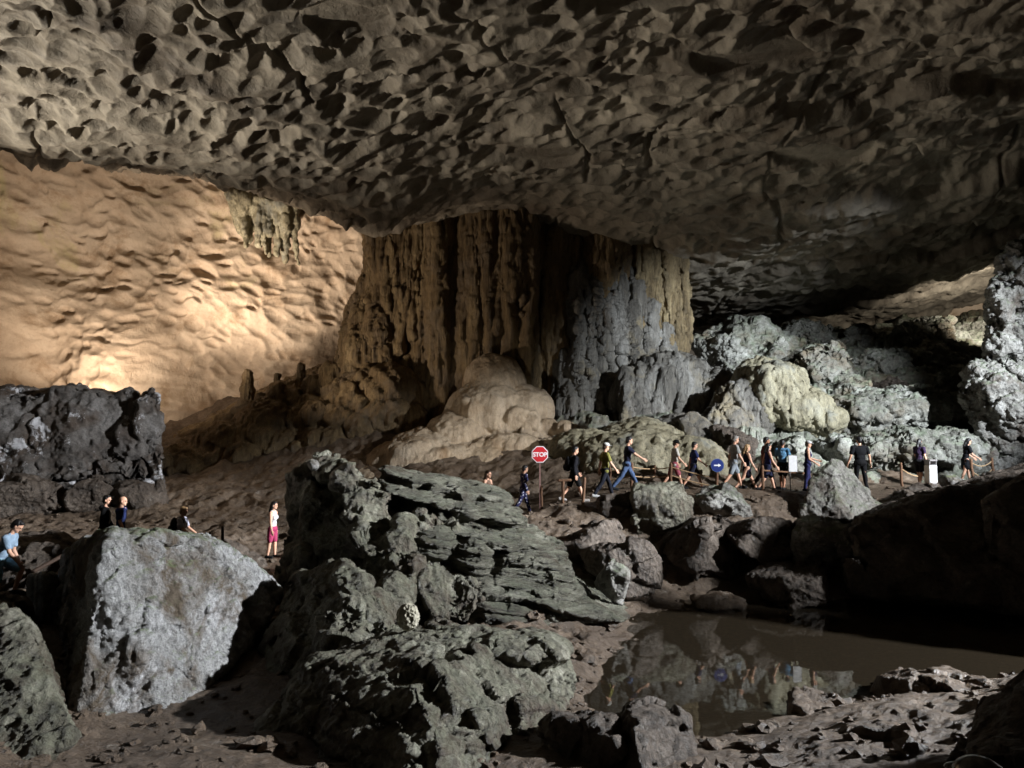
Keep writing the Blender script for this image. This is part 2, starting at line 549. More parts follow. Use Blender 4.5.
# ledges that step across the ceiling on the right
led = np.sin(0.75 * Y + 0.12 * X + 1.6 * w1) * 0.5 + 0.5
Z = Z - right * 0.55 * smooth01(led, .45, .62) - 0.25 * right * fbm(xy / 1.1, 4, 33).reshape(X.shape)
lip = np.exp(-((Y - 30.5 - .28 * np.clip(X + 19, 0, 14)) / 3.0) ** 2) * (1 - smooth01(X, -6, -3))
Z = Z + lip * .7 * ridged(xy / 2.2, 4, 52).reshape(X.shape)
# broken-out patches with a flat bottom, and long open joints
Zb = ceil_f(X, Y)
for cx, cy_, ra, rb, dp in ((-3.9, 18.3, 1.15, .75, .5), (2.5, 17.2, 1.5, .6, .3), (6.5, 20.5, 2.0, .8, .25), (1.0, 28, 1.4, .9, .25), (11, 27, 2.4, 1.2, .25)):
    rr = np.sqrt(((X - cx) / ra) ** 2 + ((Y - cy_) / rb) ** 2) + .35 * w1 + .25 * w2
    mk_ = 1 - smooth01(rr, .86, 1.0)
    Z = Z * (1 - mk_) + mk_ * (Zb + dp + .12 * w1 + .25 * big)
jn = np.abs(perlin(xy * np.array([.16, .05, 1]) + .05 * np.stack([w1.ravel(), w2.ravel(), 0 * w1.ravel()], 1), 57)).reshape(X.shape)
Z = Z + .35 * np.exp(-(jn / .007) ** 2) * smooth01(reg, -.2, .2)
Z = Z + 0.018 * fbm(xy / 0.3, 3, 51).reshape(X.shape)
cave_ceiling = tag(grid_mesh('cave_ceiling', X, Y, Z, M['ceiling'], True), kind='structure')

# ------------------------------------------------------------------ rear and side wall: y as a function of x and z
wp = []
def W_px(px, py, Yd): p = P(px, py, Yd); wp.append((p[0], p[2], p[1]))
for a in ((-250, 230, 27), (-250, 400, 26), (0, 180, 36), (0, 260, 36.5), (0, 380, 35.5), (100, 200, 38), (100, 300, 38.5), (100, 390, 37), (200, 220, 40), (200, 300, 40), (200, 400, 41), (300, 240, 42), (300, 330, 42), (370, 240, 43), (370, 340, 44), (450, 300, 47), (600, 300, 53), (750, 320, 57), (900, 330, 56), (1000, 300, 52), (1000, 360, 51), (1150, 300, 47), (1400, 300, 40)):
    W_px(*a)
for x, z, y in ((-34, 2, 12), (-34, 12, 12), (-32, 18, 26), (-20, 18, 37), (-10, 17, 42), (0, 16, 46), (-20, 2, 36), (-10, 3, 42), (0, 2, 48), (20, 4, 55), (48, 5, 30), (48, 16, 30), (20, 16, 57)):
    wp.append((x, z, y))
wp = np.array(wp)
wall_f = RBF(wp[:, :2], wp[:, 2], 2.0)
xs = np.concatenate([np.linspace(-36, -27, 40, endpoint=False), np.linspace(-27, -4, 420, endpoint=False), np.linspace(-4, 52, 260)])
zs = np.linspace(-1, 20, 300)
XX, ZZ = np.meshgrid(xs, zs)
YY = wall_f(XX, ZZ)
q = np.stack([XX.ravel(), np.zeros(XX.size), ZZ.ravel()], 1)
w1 = fbm(q / 3, 3, 61).reshape(XX.shape); w2 = fbm(q / 3 + 7, 3, 62).reshape(XX.shape)
a1 = scallops((XX + .6 * w1) / 1.4, (ZZ + .5 * w2) / 1.15, 71, .45, .95, .2, 1, .9, 1.5, .15, -.4)
a2 = scallops((XX + .6 * w1) / 0.62, (ZZ + .5 * w2) / 0.52, 72, .45, .9, .2, 1, .9, 1.5, .2, -.4)
YY = YY + 0.9 * fbm(q / 5, 3, 64).reshape(XX.shape) + 0.32 * a1 + 0.27 * a2 + .05 * fbm(q / .5, 3, 66).reshape(XX.shape)
# horizontal bedding seams
seam = np.abs(np.sin(ZZ * 1.15 + 1.3 * w2 + .05 * XX))
YY = YY + 0.10 * np.exp(-(seam / .07) ** 2) * smooth01(w1, -.1, .25)
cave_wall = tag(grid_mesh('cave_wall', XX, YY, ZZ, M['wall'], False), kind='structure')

# right side of the chamber, beyond the frame
YS, ZS = np.meshgrid(np.linspace(-16, 40, 120), np.linspace(-1, 17, 60))
q = np.stack([0 * YS.ravel(), YS.ravel(), ZS.ravel()], 1)
XS = 36 + 1.5 * fbm(q / 5, 4, 77).reshape(YS.shape) + .6 * scallops(YS / 1.8, ZS / 1.4, 78)
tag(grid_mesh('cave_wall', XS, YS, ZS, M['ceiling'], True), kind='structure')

# ------------------------------------------------------------------ ground
gp = [(640, 14.5, -.25), (720, 15, -.3), (800, 16, -.3), (900, 17, -.3), (1000, 18, -.3), (1100, 18, -.3), (760, 12.3, -.12), (700, 19, -.12), (850, 19.5, -.2), (640, 18., -.08), (600, 13.3, -.08), (700, 13, -.25), (780, 13.3, -.25), (900, 14.3, -.2), (1000, 14.9, -.2), (980, 15.2, -.2), (1080, 15.5, -.2),
      (575, 14, .15), (585, 16.5, .15), (600, 19, .2), (660, 21, .25), (760, 21.5, .25), (880, 21.5, .3), (1024, 20.5, .4), (1100, 20, .6),
      (570, 11.0, .12), (640, 10.9, .1), (720, 10.3, .1), (800, 11.0, .22), (850, 11.7, .25), (950, 12.3, .28), (1024, 12.7, .4), (900, 10.5, .4), (1000, 9.5, .7), (1100, 9, 1.2), (1100, 12, .7),
      (450, 9.5, 0), (300, 10.8, 0), (200, 11, .05), (100, 11, .05), (0, 11, .5), (-100, 11, .8), (512, 6, .6), (200, 6, .8), (0, 7, 1.0), (900, 6, 1.0), (512, 2, 1.5), (-400, 2, 1.8), (1400, 2, 1.8),
      (300, 16, .3), (200, 17, .4), (100, 18, .5), (0, 18, .7), (-150, 18, 1.0), (100, 22, .8), (200, 22, .7), (272, 22.5, .6), (0, 22, .9), (-150, 22, 1.2), (350, 23, .9), (430, 23, 1.3), (500, 24, 1.6), (540, 24, 1.9), (580, 24.3, 2.3),
      (640, 24.5, 2.5), (720, 25, 2.5), (800, 25.3, 2.5), (870, 26.5, 2.6), (970, 28, 2.6), (1060, 28.5, 2.7), (1200, 28, 3),
      (620, 23, 1.9), (700, 23.3, 1.8), (800, 23.5, 1.8), (900, 24.5, 2.0), (1000, 25, 2.2), (650, 22, .8), (760, 22.3, .8), (880, 22.8, 1.1), (1000, 23, 1.6), (1100, 24, 2.2),
      (600, 28, 3.0), (680, 28, 3.3), (680, 31, 4.6), (760, 29, 3.0), (760, 33, 4.6), (850, 30, 3.4), (850, 34, 5.6), (950, 31, 3.5), (950, 35, 6), (800, 38, 6.9), (900, 42, 9.1), (960, 44, 9.5), (1050, 42, 9.3), (900, 50, 11.0), (800, 44, 9.3), (720, 44, 8.6), (900, 46, 10.4), (980, 46, 10.6), (700, 38, 6.3), (700, 48, 7.5), (1200, 40, 10), (1200, 32, 5),
      (0, 32, 1.9), (100, 32, 1.9), (160, 34, 2.3), (220, 34, 2.6), (300, 33, 2.6), (380, 32, 2.8), (450, 30, 2.8), (520, 29, 2.8), (-150, 30, 2), (300, 38, 4.8), (200, 40, 4.8), (260, 42, 6.4), (330, 40, 6.3), (370, 40, 7.0), (100, 40, 5), (0, 40, 5), (-200, 36, 5), (450, 38, 5), (560, 37, 5), (-200, 50, 6), (300, 55, 8), (600, 56, 8)]
for px, py, Yd in ((-3, 608, 15.2), (103, 566, 20), (119, 566, 20), (179, 568, 21), (272, 558, 22.5), (487, 525, 24), (523, 514, 25.2), (574, 502, 24), (605, 498, 24.2), (627, 491, 24.6), (674, 489, 26), (694, 489, 26.2), (717, 489, 24.8), (734, 489, 25.5), (747, 491, 26), (766, 489, 27.2),
                    (768, 491, 26), (783, 490, 26.5), (808, 491, 26), (861, 491, 26.5), (920, 485, 27.5), (966, 483, 28), (541, 509, 23.9), (563, 504, 23.6), (583, 507, 23.4), (931, 484, 27.2), (902, 486, 26.8), (974, 486, 26.8), (994, 483, 27.2), (792, 491, 25)):
    gp.append((px, Yd, P(px, py, Yd)[2] - .01))
gp = [g_ for g_ in gp if g_[:2] not in ((580, 24.3), (640, 24.5), (720, 25), (800, 25.3), (870, 26.5), (970, 28), (540, 24), (500, 24), (100, 22), (200, 22), (272, 22.5))]
for a, b, c, d, Yd in ((700, 340, 770, 400, 38), (752, 338, 812, 380, 39.5), (800, 346, 866, 392, 38), (846, 350, 920, 384, 39), (930, 340, 992, 376, 40), (868, 326, 926, 352, 43), (936, 372, 976, 404, 35.5), (836, 390, 960, 430, 34.2), (855, 430, 975, 470, 31.6), (756, 436, 810, 470, 30.2), (820, 432, 862, 462, 31), (736, 366, 836, 436, 34),
                       (690, 318, 760, 352, 43), (760, 322, 830, 356, 44.5), (620, 355, 735, 430, 37)):
    gp.append(((a + c) / 2, Yd + .8, P((a + c) / 2, b * .42 + d * .58, Yd + .8)[2]))
_drop = {(850, 34), (950, 35), (850, 30), (760, 33), (800, 38), (900, 42), (700, 38), (960, 44), (950, 31), (680, 31)}
gp = [g_ for g_ in gp if (g_[0], g_[1]) not in _drop]
gp = np.array([(G(a, b), b, c) for a, b, c in gp])
gr_f = RBF(gp[:, :2], gp[:, 2], 0.8)


def ground_base(x, y):
    return gr_f(np.asarray(x, float), np.asarray(y, float))


def ground_full(X, Y):
    Z = ground_base(X, Y)
    xy = np.stack([X.ravel(), Y.ravel(), np.zeros(X.size)], 1)
    f1 = fbm(xy / 2.6, 5, 81).reshape(X.shape)
    r1 = ridged(xy / 1.3, 5, 82).reshape(X.shape) - .6
    r2 = ridged(xy / np.array([.8, .5, 1]), 4, 83).reshape(X.shape) - .6
    wet = (1 - smooth01(Z, -.05, .35)) * smooth01(Y, 9, 11)            # smooth mud at the pool
    up = smooth01(Y, 27, 31) * smooth01(X / Y, 0.02, .12)              # talus behind the path
    path = np.exp(-(np.maximum(np.abs(Y - (24.9 + 2.4 * smooth01(X, 2, 17))) - 1.0, 0) / .6) ** 2) * smooth01(X, -.5, 1.0)
    lp = np.exp(-(np.maximum(np.abs(Y - 21.2) - 1.2, 0) / .6) ** 2) * (1 - smooth01(X, -5, -3))
    calm = np.clip(1 - .9 * wet - .88 * path - .85 * lp, .08, 1)
    calm = calm * (1 - .55 * (1 - smooth01(Y, 12.8, 14.5)))
    Z = Z + calm * (0.22 * f1 + 0.16 * r1 + .07 * r2) + wet * (0.09 * fbm(xy / 1.4, 4, 84).reshape(X.shape) + .02 * r2)
    # blocky talus
    W = np.stack([X.ravel() / 2.0, Y.ravel() / 2.6, np.zeros(X.size)], 1) + .3 * np.stack([f1.ravel(), r1.ravel(), 0 * f1.ravel()], 1)
    b1, b2, br = worley(W, 85)
    dome = (br * np.sqrt(np.clip(1 - (b1 / .62) ** 2, 0, 1))).reshape(X.shape)
    Z = Z + up * (.75 * dome - .25 + .22 * (ridged(xy / 2.4, 5, 86, .55).reshape(X.shape) - .6) - .25 * np.clip(fbm(xy / 1.7, 3, 87).reshape(X.shape) - .15, 0, 1))
    q = np.floor(Z * 1.6 + .4 * f1) / 1.6
    Z = Z + up * 0.35 * (q - Z)
    return Z


ys = np.concatenate([np.linspace(-12, 8.5, 30, endpoint=False), np.geomspace(8.5, 27, 520, endpoint=False), np.geomspace(27, 60, 220)])
us = np.concatenate([np.linspace(-2.2, -0.76, 50, endpoint=False), np.linspace(-0.76, 0.76, 760, endpoint=False), np.linspace(0.76, 2.0, 50)])
U, Y = np.meshgrid(us, ys)
X = U * np.maximum(Y, 8.5)
Z = ground_full(X, Y)
cave_floor = tag(grid_mesh('cave_floor', X, Y, Z, M['earth'], False), kind='structure')
# the talus part of the floor has its own limestone
me = cave_floor.data; me.materials.append(M['slope'])
fc = grid_faces(*X.shape); cy = Y.ravel()[fc[:, 0]]; cx = X.ravel()[fc[:, 0]]
jit = fbm(np.stack([cx, cy, 0 * cx], 1) / 1.5, 3, 90)
me.polygons.foreach_set('material_index', ((cy + 1.4 * jit > 28.6) & (cx / cy > .06 + .05 * jit)).astype(np.int32))


from mathutils.bvhtree import BVHTree
_bv = None
def gz(x, y):
    """height of the built ground"""
    return float(ground_full(np.array([[x]]), np.array([[y]]))[0, 0])

# ------------------------------------------------------------------ pool
t = NT('still_pool_water')
pos = t.n('ShaderNodeNewGeometry').outputs['Position']
bp = t.n('ShaderNodeBump'); bp.inputs['Distance'].default_value = 0.0008; t.l(t.noise(pos, 2.5, 3, .5), bp.inputs['Height'])
gl = t.n('ShaderNodeBsdfGlossy'); gl.inputs['Roughness'].default_value = 0.015; gl.inputs['Color'].default_value = (.95, .95, .92, 1); t.l(bp.outputs['Normal'], gl.inputs['Normal'])
tr = t.n('ShaderNodeBsdfTransparent'); tr.inputs['Color'].default_value = (.9, .84, .68, 1)
fr = t.n('ShaderNodeFresnel'); fr.inputs['IOR'].default_value = 1.4; t.l(bp.outputs['Normal'], fr.inputs['Normal'])
df = t.n('ShaderNodeBsdfDiffuse'); df.inputs['Color'].default_value = (.12, .092, .06, 1); mk = t.n('ShaderNodeMixShader'); mk.inputs[0].default_value = .14; t.l(tr.outputs[0], mk.inputs[1]); t.l(df.outputs[0], mk.inputs[2])
mx = t.n('ShaderNodeMixShader'); t.l(fr.outputs[0], mx.inputs[0]); t.l(mk.outputs[0], mx.inputs[1]); t.l(gl.outputs[0], mx.inputs[2]); t.l(mx.outputs[0], t.out.inputs['Surface'])
XX, YY = np.meshgrid(np.linspace(0.6, 22, 60), np.linspace(9.2, 22, 40))
pool_water = tag(grid_mesh('pool_water', XX, YY, 0 * XX, t.m), kind='structure')

# ------------------------------------------------------------------ rocks
def boulder_prims(px0, py0, px1, py1, Y, depth=None, seed=0, n=16, sink=.35, flat=0.0):
    r = np.random.default_rng(seed)
    a = P(px0, py0, Y); b = P(px1, py1, Y)
    cx = (a[0] + b[0]) / 2; hx = abs(b[0] - a[0]) / 2; z1 = a[2]; z0 = b[2] - sink
    hy = (depth / 2 if depth else min(hx, 1.6 * (z1 - z0)) * .9)
    pts = []
    while len(pts) < n:
        d = r.normal(size=3); d /= np.linalg.norm(d)
        s = 1 / max(abs(d[0]) ** 1.0, abs(d[1]), abs(d[2])) ** .45
        pts.append(d * min(s, 1.25))
    pts = np.array(pts)
    if flat: pts[:, 2] = np.where(pts[:, 2] > 1 - flat, 1 - flat, pts[:, 2])
    for ax in range(3):
        lo, hi = pts[:, ax].min(), pts[:, ax].max(); pts[:, ax] = (pts[:, ax] - lo) / (hi - lo) * 2 - 1
    return [hull(np.stack([cx + pts[:, 0] * hx, Y + hy * .3 + pts[:, 1] * hy, (z0 + z1) / 2 + pts[:, 2] * (z1 - z0) / 2], 1))]


def std_disp(size, seed, rough=1.0):
    return [d_facet(size * 1.0, .20 * size * rough, seed, .2, (1, 1, 1.3)), d_fbm(size * 1.3, .08 * size * rough, 3, seed + 1), d_facet(size * .38, .05 * size * rough, seed + 5, .2), d_ridge(size * .45, .022 * size * rough, 5, seed + 2, gain=.7)]


def boulder(name, label, px0, py0, px1, py1, Y, m, seed, size=None, cat='boulder', group=None, vox=None, rough=1.0, extra=(), more=(), **kw):
    pr = boulder_prims(px0, py0, px1, py1, Y, seed=seed, **kw) + list(extra)
    w = (px1 - px0) / F * Y
    size = size or max(.5, min(1.6, w * .45))
    o = rock(name, pr, vox or max(.03, Y * .0019), std_disp(size, seed, rough) + list(more), M[m], 3)
    return tag(o, label, cat, group)


def pxhull(pts): return hull([P(*p) for p in pts])


def pell(px, py, Y, rx, ry, rd, rot=None):
    """ellipsoid from a pixel centre and pixel radii at distance Y"""
    return ell(P(px, py, Y), (rx / F * Y, rd, ry / F * Y), rot)


def pcap(px0, py0, Y0, r0, px1, py1, Y1, r1, n=12):
    return cap(P(px0, py0, Y0), P(px1, py1, Y1), r0 / F * Y0, r1 / F * Y1, n)


# --- big pale boulder at the left
pr = [pxhull([(100, 552, 12.3), (90, 640, 12.0), (76, 724, 11.7), (112, 534, 12.8), (165, 536, 13.4), (232, 548, 14.6), (283, 590, 15.6), (248, 648, 14.2), (168, 718, 12.3),
              (62, 550, 15.2), (55, 640, 14.4), (58, 722, 13.4), (112, 532, 15.6), (200, 537, 16.5), (262, 575, 16.6), (250, 650, 16)])]
tag(rock('boulder', pr, .034, [d_facet(1.4, .10, 3, .15), d_crack(2.4, .035, 8, warp=.15), d_fbm(1.5, .05, 4, 4), d_facet(.4, .05, 7), d_ridge(.4, .045, 5, 5, gain=.66)], M['pale'], 1),
    'huge pale grey boulder with a flat lit face and mossy top, at the left', 'boulder')
# --- mossy boulder at the left edge
pr = [pxhull([(-80, 590, 11.5), (5, 606, 11.5), (38, 640, 11.0), (50, 690, 10.6), (70, 738, 10.2), (-80, 790, 9.6), (20, 770, 9.8), (-80, 590, 13.5), (10, 605, 13), (52, 680, 12), (66, 730, 11.5)])]
tag(rock('boulder', pr, .03, [d_facet(1.2, .12, 13), d_fbm(1.2, .08, 4, 14), d_ridge(.35, .05, 5, 15, gain=.66)], M['green'], 2),
    'mossy rounded boulder cut off by the left edge, in front of the stump', 'boulder')
# --- stalagmite stump with hanging fringe
pr = []
for i in range(16):
    px = 30 + 28 * (i + rng.uniform(-.3, .3)) / 15; y1 = 612 + rng.uniform(0, 14)
    pr.append(pcap(px, 578 + 6 * abs(i - 8) / 8 - 4 + rng.uniform(-3, 3), 14.6 + .25 * abs(i - 8) / 8, 2.4, px + rng.uniform(-1, 1), y1, 14.55 + .3 * abs(i - 8) / 8, 1.5))
pr.append(pxhull([(32, 582, 14.7), (56, 582, 14.7), (33, 640, 14.7), (57, 640, 14.7), (33, 582, 15.8), (57, 580, 15.8), (33, 640, 15.8), (57, 640, 15.8)]))
tag(rock('stalagmite_stump', pr, .022, [d_flutes(.25, .03, 21, .1), d_fbm(.3, .02, 3, 22)], M['pale'], 1), 'short grey stump fringed with thin vertical draperies beside the pale boulder', 'stalagmite')
for k, (bx, lab) in enumerate((((58, 600, 95, 640, 14.8), 'small brown rock between the fringed stump and the pale boulder'), ((0, 545, 60, 585, 17.5), 'low brown rock under the handrail at the left edge'), ((-30, 600, 30, 640, 13.8), 'brown rock below the man in shorts at the left edge'))):
    boulder('rock', lab, *bx, 'brown', 400 + k, cat='rock')

# --- dark lumpy rock in the middle
pr = [pxhull([(292, 502, 18.2), (298, 476, 18), (322, 465, 18), (350, 468, 17.6), (384, 490, 17.6), (392, 530, 17), (420, 590, 16.0), (405, 640, 15.2), (372, 560, 15.9), (350, 640, 15.4), (330, 700, 15.6), (276, 690, 17.2), (280, 600, 17.8),
              (300, 490, 20), (330, 470, 20), (385, 500, 20), (282, 690, 19), (420, 640, 19)]),
      pxhull([(338, 480, 17), (352, 470, 17.2), (376, 478, 17.2), (388, 498, 17), (384, 520, 16.8), (360, 532, 16.6), (342, 515, 16.6), (345, 480, 18.5), (386, 490, 18.5), (380, 525, 18)]),
      pxhull([(430, 556, 16.2), (458, 552, 16.6), (482, 575, 16.4), (484, 600, 16.0), (462, 622, 15.6), (430, 618, 15.4), (418, 585, 15.6), (440, 560, 18), (484, 580, 18), (460, 625, 17.5)]),
      pxhull([(292, 574, 15.3), (345, 560, 14.9), (380, 600, 14.2), (266, 650, 14.2), (330, 645, 13.2), (400, 650, 13.2), (262, 710, 13.8), (325, 715, 12.7), (300, 580, 17), (270, 690, 16.5), (390, 600, 16)]),
      pell(388, 596, 15.6, 22, 26, .6), pell(308, 562, 17.0, 13, 12, .4), pell(332, 572, 16.3, 14, 10, .4), pell(368, 552, 15.9, 16, 13, .4), pell(398, 556, 16.1, 24, 26, .6), pell(425, 535, 17, 24, 24, .6), pell(405, 530, 16.6, 14, 12, .4)]
tag(rock('rock_outcrop', pr, .034, [d_facet(1.2, .26, 31, .25), d_fbm(1.0, .12, 3, 32), d_facet(.5, .08, 35, .25), d_ridge(.45, .035, 5, 33, gain=.7), d_pits(.8, .16, 34, .45)], M['green'], 2),
    'tall dark lumpy outcrop with knobbly lit lumps, between the pale boulder and the layered rock', 'rock outcrop')

# --- layered rock: a pile of thin tilted beds with ragged front edges
def slab(h, th, x0, x1, yf, yb, seed):
    q = np.random.default_rng(seed); n = 40; pts = []
    cx, cy_ = (x0 + x1) / 2, (yf + yb) / 2
    for k in range(n):
        a = 2 * PI * k / n; ca, sa = math.cos(a), math.sin(a); e = 2.6
        rr = (abs(ca) ** e + abs(sa) ** e) ** (-1 / e)
        pts.append((cx + (x1 - x0) / 2 * rr * ca, cy_ + (yb - yf) / 2 * rr * sa))
    pts = np.array(pts)
    m = np.stack([pts[:, 0] * 1.1, pts[:, 1] * 1.1, np.full(n, seed * 1.7)], 1)
    jit = .34 * fbm(m, 3, 400) + .10 * fbm(m * 4, 2, 401)
    dirs = pts - np.array([cx, cy_]); dirs /= np.linalg.norm(dirs, axis=1, keepdims=True)
    pts = pts + dirs * jit[:, None]
    def zz(x, y): return h - .25 * (x + 2.7) + .05 * (y - 17) + .06 * math.sin(1.3 * x + .4 * h)
    V = [(cx, cy_, zz(cx, cy_)), (cx, cy_, zz(cx, cy_) - th)] + [(x, y, zz(x, y) - .25 * th) for x, y in pts] + [(x, y, zz(x, y) - .9 * th) for x, y in pts]
    inn = np.array([cx, cy_]) + (pts - np.array([cx, cy_])) * .96
    V += [(x, y, zz(x, y)) for x, y in inn]
    Fc = []
    for k in range(n):
        k2 = (k + 1) % n; a, b, c, d, e1, f1 = 2 + k, 2 + k2, 2 + n + k, 2 + n + k2, 2 + 2 * n + k, 2 + 2 * n + k2
        Fc += [(0, e1, f1), (e1, a, f1), (a, b, f1), (a, c, b), (c, d, b), (1, d, c)]
    return np.array(V), np.array(Fc)


pr = []; h = .05; q_ = np.random.default_rng(77); k = 0
while h < 3.2:
    th = q_.choice([.07, .10, .14, .20, .27]) * q_.uniform(.8, 1.2); h += th * .95; u = min(1, max(0, (h - 1.2) / 2.0))
    pr.append(slab(h, th * 1.12, -2.95 + .1 * q_.normal(), 2.45 - 2.45 * u + .2 * q_.normal(), 15.6 + 1.9 * (h / 3.2) ** 1.3 + .16 * q_.normal(), 20.6 - .9 * u, 500 + k)); k += 1
    if q_.random() < .45: h += .03
pr.append(pxhull([(400, 520, 18.4), (500, 520, 19), (400, 620, 17), (560, 610, 17.6), (400, 520, 20), (520, 540, 20.5), (560, 610, 20.5), (400, 620, 20)]))
pr += [pell(432, 545, 16.6, 26, 22, .6), pell(470, 560, 16.6, 22, 20, .5)]
tag(rock('layered_rock', pr, .027, [d_fbm(1.3, .10, 4, 41), d_strata(.085, .045, 45, (.24, .05, 1), .4, 2), d_facet(.5, .05, 46, .3, (1, 1, 2.5)), d_ridge(.3, .018, 5, 43, gain=.7)], M['layered'], 1),
    'greenish grey rock built of thin tilted layers beside the pool', 'layered rock')

# --- front boulder
pr = [pxhull([(318, 656, 12.4), (395, 634, 13.1), (500, 632, 13.5), (562, 652, 13.6), (580, 690, 12.8), (556, 716, 12.0), (520, 752, 11.0), (492, 775, 10.3), (430, 800, 9.5), (415, 688, 10.9), (440, 745, 10.0), (270, 800, 10.8), (262, 735, 11.8), (296, 690, 12.6),
              (395, 634, 14.6), (540, 640, 14.8), (310, 660, 14)]),
      pell(520, 650, 13.1, 50, 12, .7)]
tag(rock('boulder', pr, .027, [d_facet(1.3, .16, 51, .3, (1, 1, 1.6)), d_fbm(1.2, .09, 4, 52), d_strata(.22, .035, 55, (.12, .1, 1), .4, 2), d_facet(.45, .045, 54), d_ridge(.45, .03, 5, 53, gain=.7)], M['green'], 2),
    'broad humped boulder at the bottom centre with a greenish lit right side', 'boulder')
# honeycomb stone and a white pebble
v = [pell(408, 617, 13.1, 12, 14, .16)]
tag(rock('honeycomb_stone', v, .009, [d_pits(.085, .05, 61, .6), d_pits(.05, .02, 62, .6)], mat_rock('honeycomb_limestone', (.3, .28, .2), (.45, .42, .33), (.6, .57, .48), 3, .02, 20, .7), 1), 'small pale pitted honeycomb stone standing on the humped boulder', 'stone')
tag(rock('stone', [pell(314, 465, 16.0, 6, 5, .15, (0, .6, 0)), pell(311, 463, 16, 4, 4, .1)], .015, [d_fbm(.15, .03, 3, 65)], M['pale'], 1), 'small white stone lying on top of the tall dark outcrop', 'stone')

# --- dark ledge at the right of the pool, and the black rock in the near corner
pr = [pxhull([(852, 530, 19.8), (880, 512, 20.5), (940, 505, 20.8), (1000, 498, 20.8), (1030, 470, 21.5), (1120, 440, 22), (850, 592, 19.2), (950, 604, 18.6), (1040, 612, 18.0), (1140, 620, 17.5), (870, 510, 23), (1120, 440, 25), (850, 600, 23), (1140, 620, 23)]),
      pxhull([(985, 500, 19.2), (1024, 475, 19.5), (1100, 450, 20), (990, 590, 18.6), (1100, 600, 18), (1000, 490, 21), (1110, 445, 21.5), (1000, 600, 21)])]
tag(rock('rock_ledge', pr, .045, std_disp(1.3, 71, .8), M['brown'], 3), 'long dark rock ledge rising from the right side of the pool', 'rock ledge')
pr = [pxhull([(1015, 690, 7.6), (980, 720, 7.2), (950, 760, 6.6), (930, 810, 5.8), (1120, 620, 8.5), (1200, 620, 8.5), (1200, 850, 5.5), (980, 850, 5.3), (1015, 690, 8.8), (1200, 620, 10), (950, 800, 7.6)])]
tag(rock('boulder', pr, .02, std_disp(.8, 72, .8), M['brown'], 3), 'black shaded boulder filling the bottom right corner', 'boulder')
# blocker rocks added out of view on the right to shade ledge and corner
for a in ([(13.6, 14.4, -.5), (14.2, 18, -.5), (18, 14.4, -.5), (19, 18.5, -.5), (14, 14.8, 2.4), (13.8, 17.4, 5.6), (14.2, 18.2, 5.8), (17.5, 15, 2.8), (18, 18.4, 6.0)], [(12.4, 6, -.5), (12.4, 10.6, -.5), (17, 5, -.5), (17, 10.6, -.5), (13.4, 6.5, 6.2), (13.2, 10.2, 6.0), (16.5, 6, 6.8), (16.5, 10.4, 6.6)]):
    tag(rock('cave_wall', [hull(a)], .12, std_disp(1.8, 73, .7), M['brown'], 2), kind='structure')

# --- flowstone column ---------------------------------------------------------
colm = empty('flowstone_column', (G(520, 38), 38, 4))
tag(colm, 'massive brown dripstone column joining floor and ceiling behind the walkers', 'cave column')
r = np.random.default_rng(5)


def Yf(px): return 37.0 + 3.0 * abs((px - 515) / 150.) ** 2.2


pr = [pxhull([(395, 190, 39.5), (640, 200, 39.5), (385, 420, 39.5), (600, 440, 38.5), (470, 190, 38.2), (560, 190, 38.2), (470, 440, 37.6), (560, 440, 37.6), (400, 190, 46), (640, 200, 46), (380, 440, 46), (640, 440, 46)])]
for i in range(150):
    px = r.uniform(374, 648); y1 = 250 + 230 * r.random() ** .6
    if 585 < px: y1 = min(y1, 300)
    rad = r.uniform(3, 9) if i % 4 else r.uniform(9, 15)
    Y0 = Yf(px) + r.uniform(-.5, .9)
    if 530 < px < 590: Y0 += 1.0; y1 = 470
    pr.append(pcap(px, 196, Y0, rad, px + r.uniform(-3, 3), y1, Y0 - r.uniform(0, .6), rad * r.uniform(.12, .55)))
# shoulders flaring down to the left
for i in range(70):
    u = r.random(); px = 396 - 40 * u; y0 = 256 + 80 * u + r.uniform(-20, 10)
    pr.append(pcap(px, y0, 38.9 + u + r.uniform(-.3, .5), r.uniform(5, 10), px - r.uniform(4, 20), y0 + r.uniform(60, 110), 38.4 + r.uniform(-.6, .4), r.uniform(5, 12)))
for i in range(26):
    u = r.random(); px = 376 + 40 * u
    pr.append(pcap(px, 228, 38.3 - u * .6, r.uniform(5, 9), px + r.uniform(-3, 3), 262 + r.uniform(0, 90), 38.0 - u * .6, r.uniform(1, 4)))
rock('column_body', pr, .065, [d_flutes(.9, .24, 101, .10), d_flutes(.32, .11, 102, .12), d_fbm(.5, .08, 4, 103)], M['flow'], 1, parent=colm)
# hanging fringe on the right
pr = []
for i in range(90):
    u = r.random(); px = 596 + 84 * u; y0 = 226 + 42 * u; y1 = y0 + 26 + (95 * r.random() if u > .35 else 40 * r.random()) + (30 if u > .9 else 0)
    pr.append(pcap(px, y0 - 16, 37.2 + .8 * u + r.uniform(0, 1.3), r.uniform(2.6, 6.5), px + r.uniform(-2, 2), y1, 37.1 + .8 * u + r.uniform(0, .8), r.uniform(.8, 3.2)))
for i in range(14):
    px = 672 + r.uniform(-9, 9); pr.append(pcap(px, 262, 38.2 + r.uniform(0, .9), 5, px + r.uniform(-3, 4), 330 + r.uniform(0, 24), 38 + r.uniform(0, .6), r.uniform(2, 5)))
pr.append(pxhull([(600, 205, 38), (640, 215, 38), (684, 262, 38.6), (600, 240, 38.4), (640, 262, 38.4), (684, 285, 38.9), (600, 205, 42), (690, 262, 43), (686, 300, 42), (620, 290, 42)]))
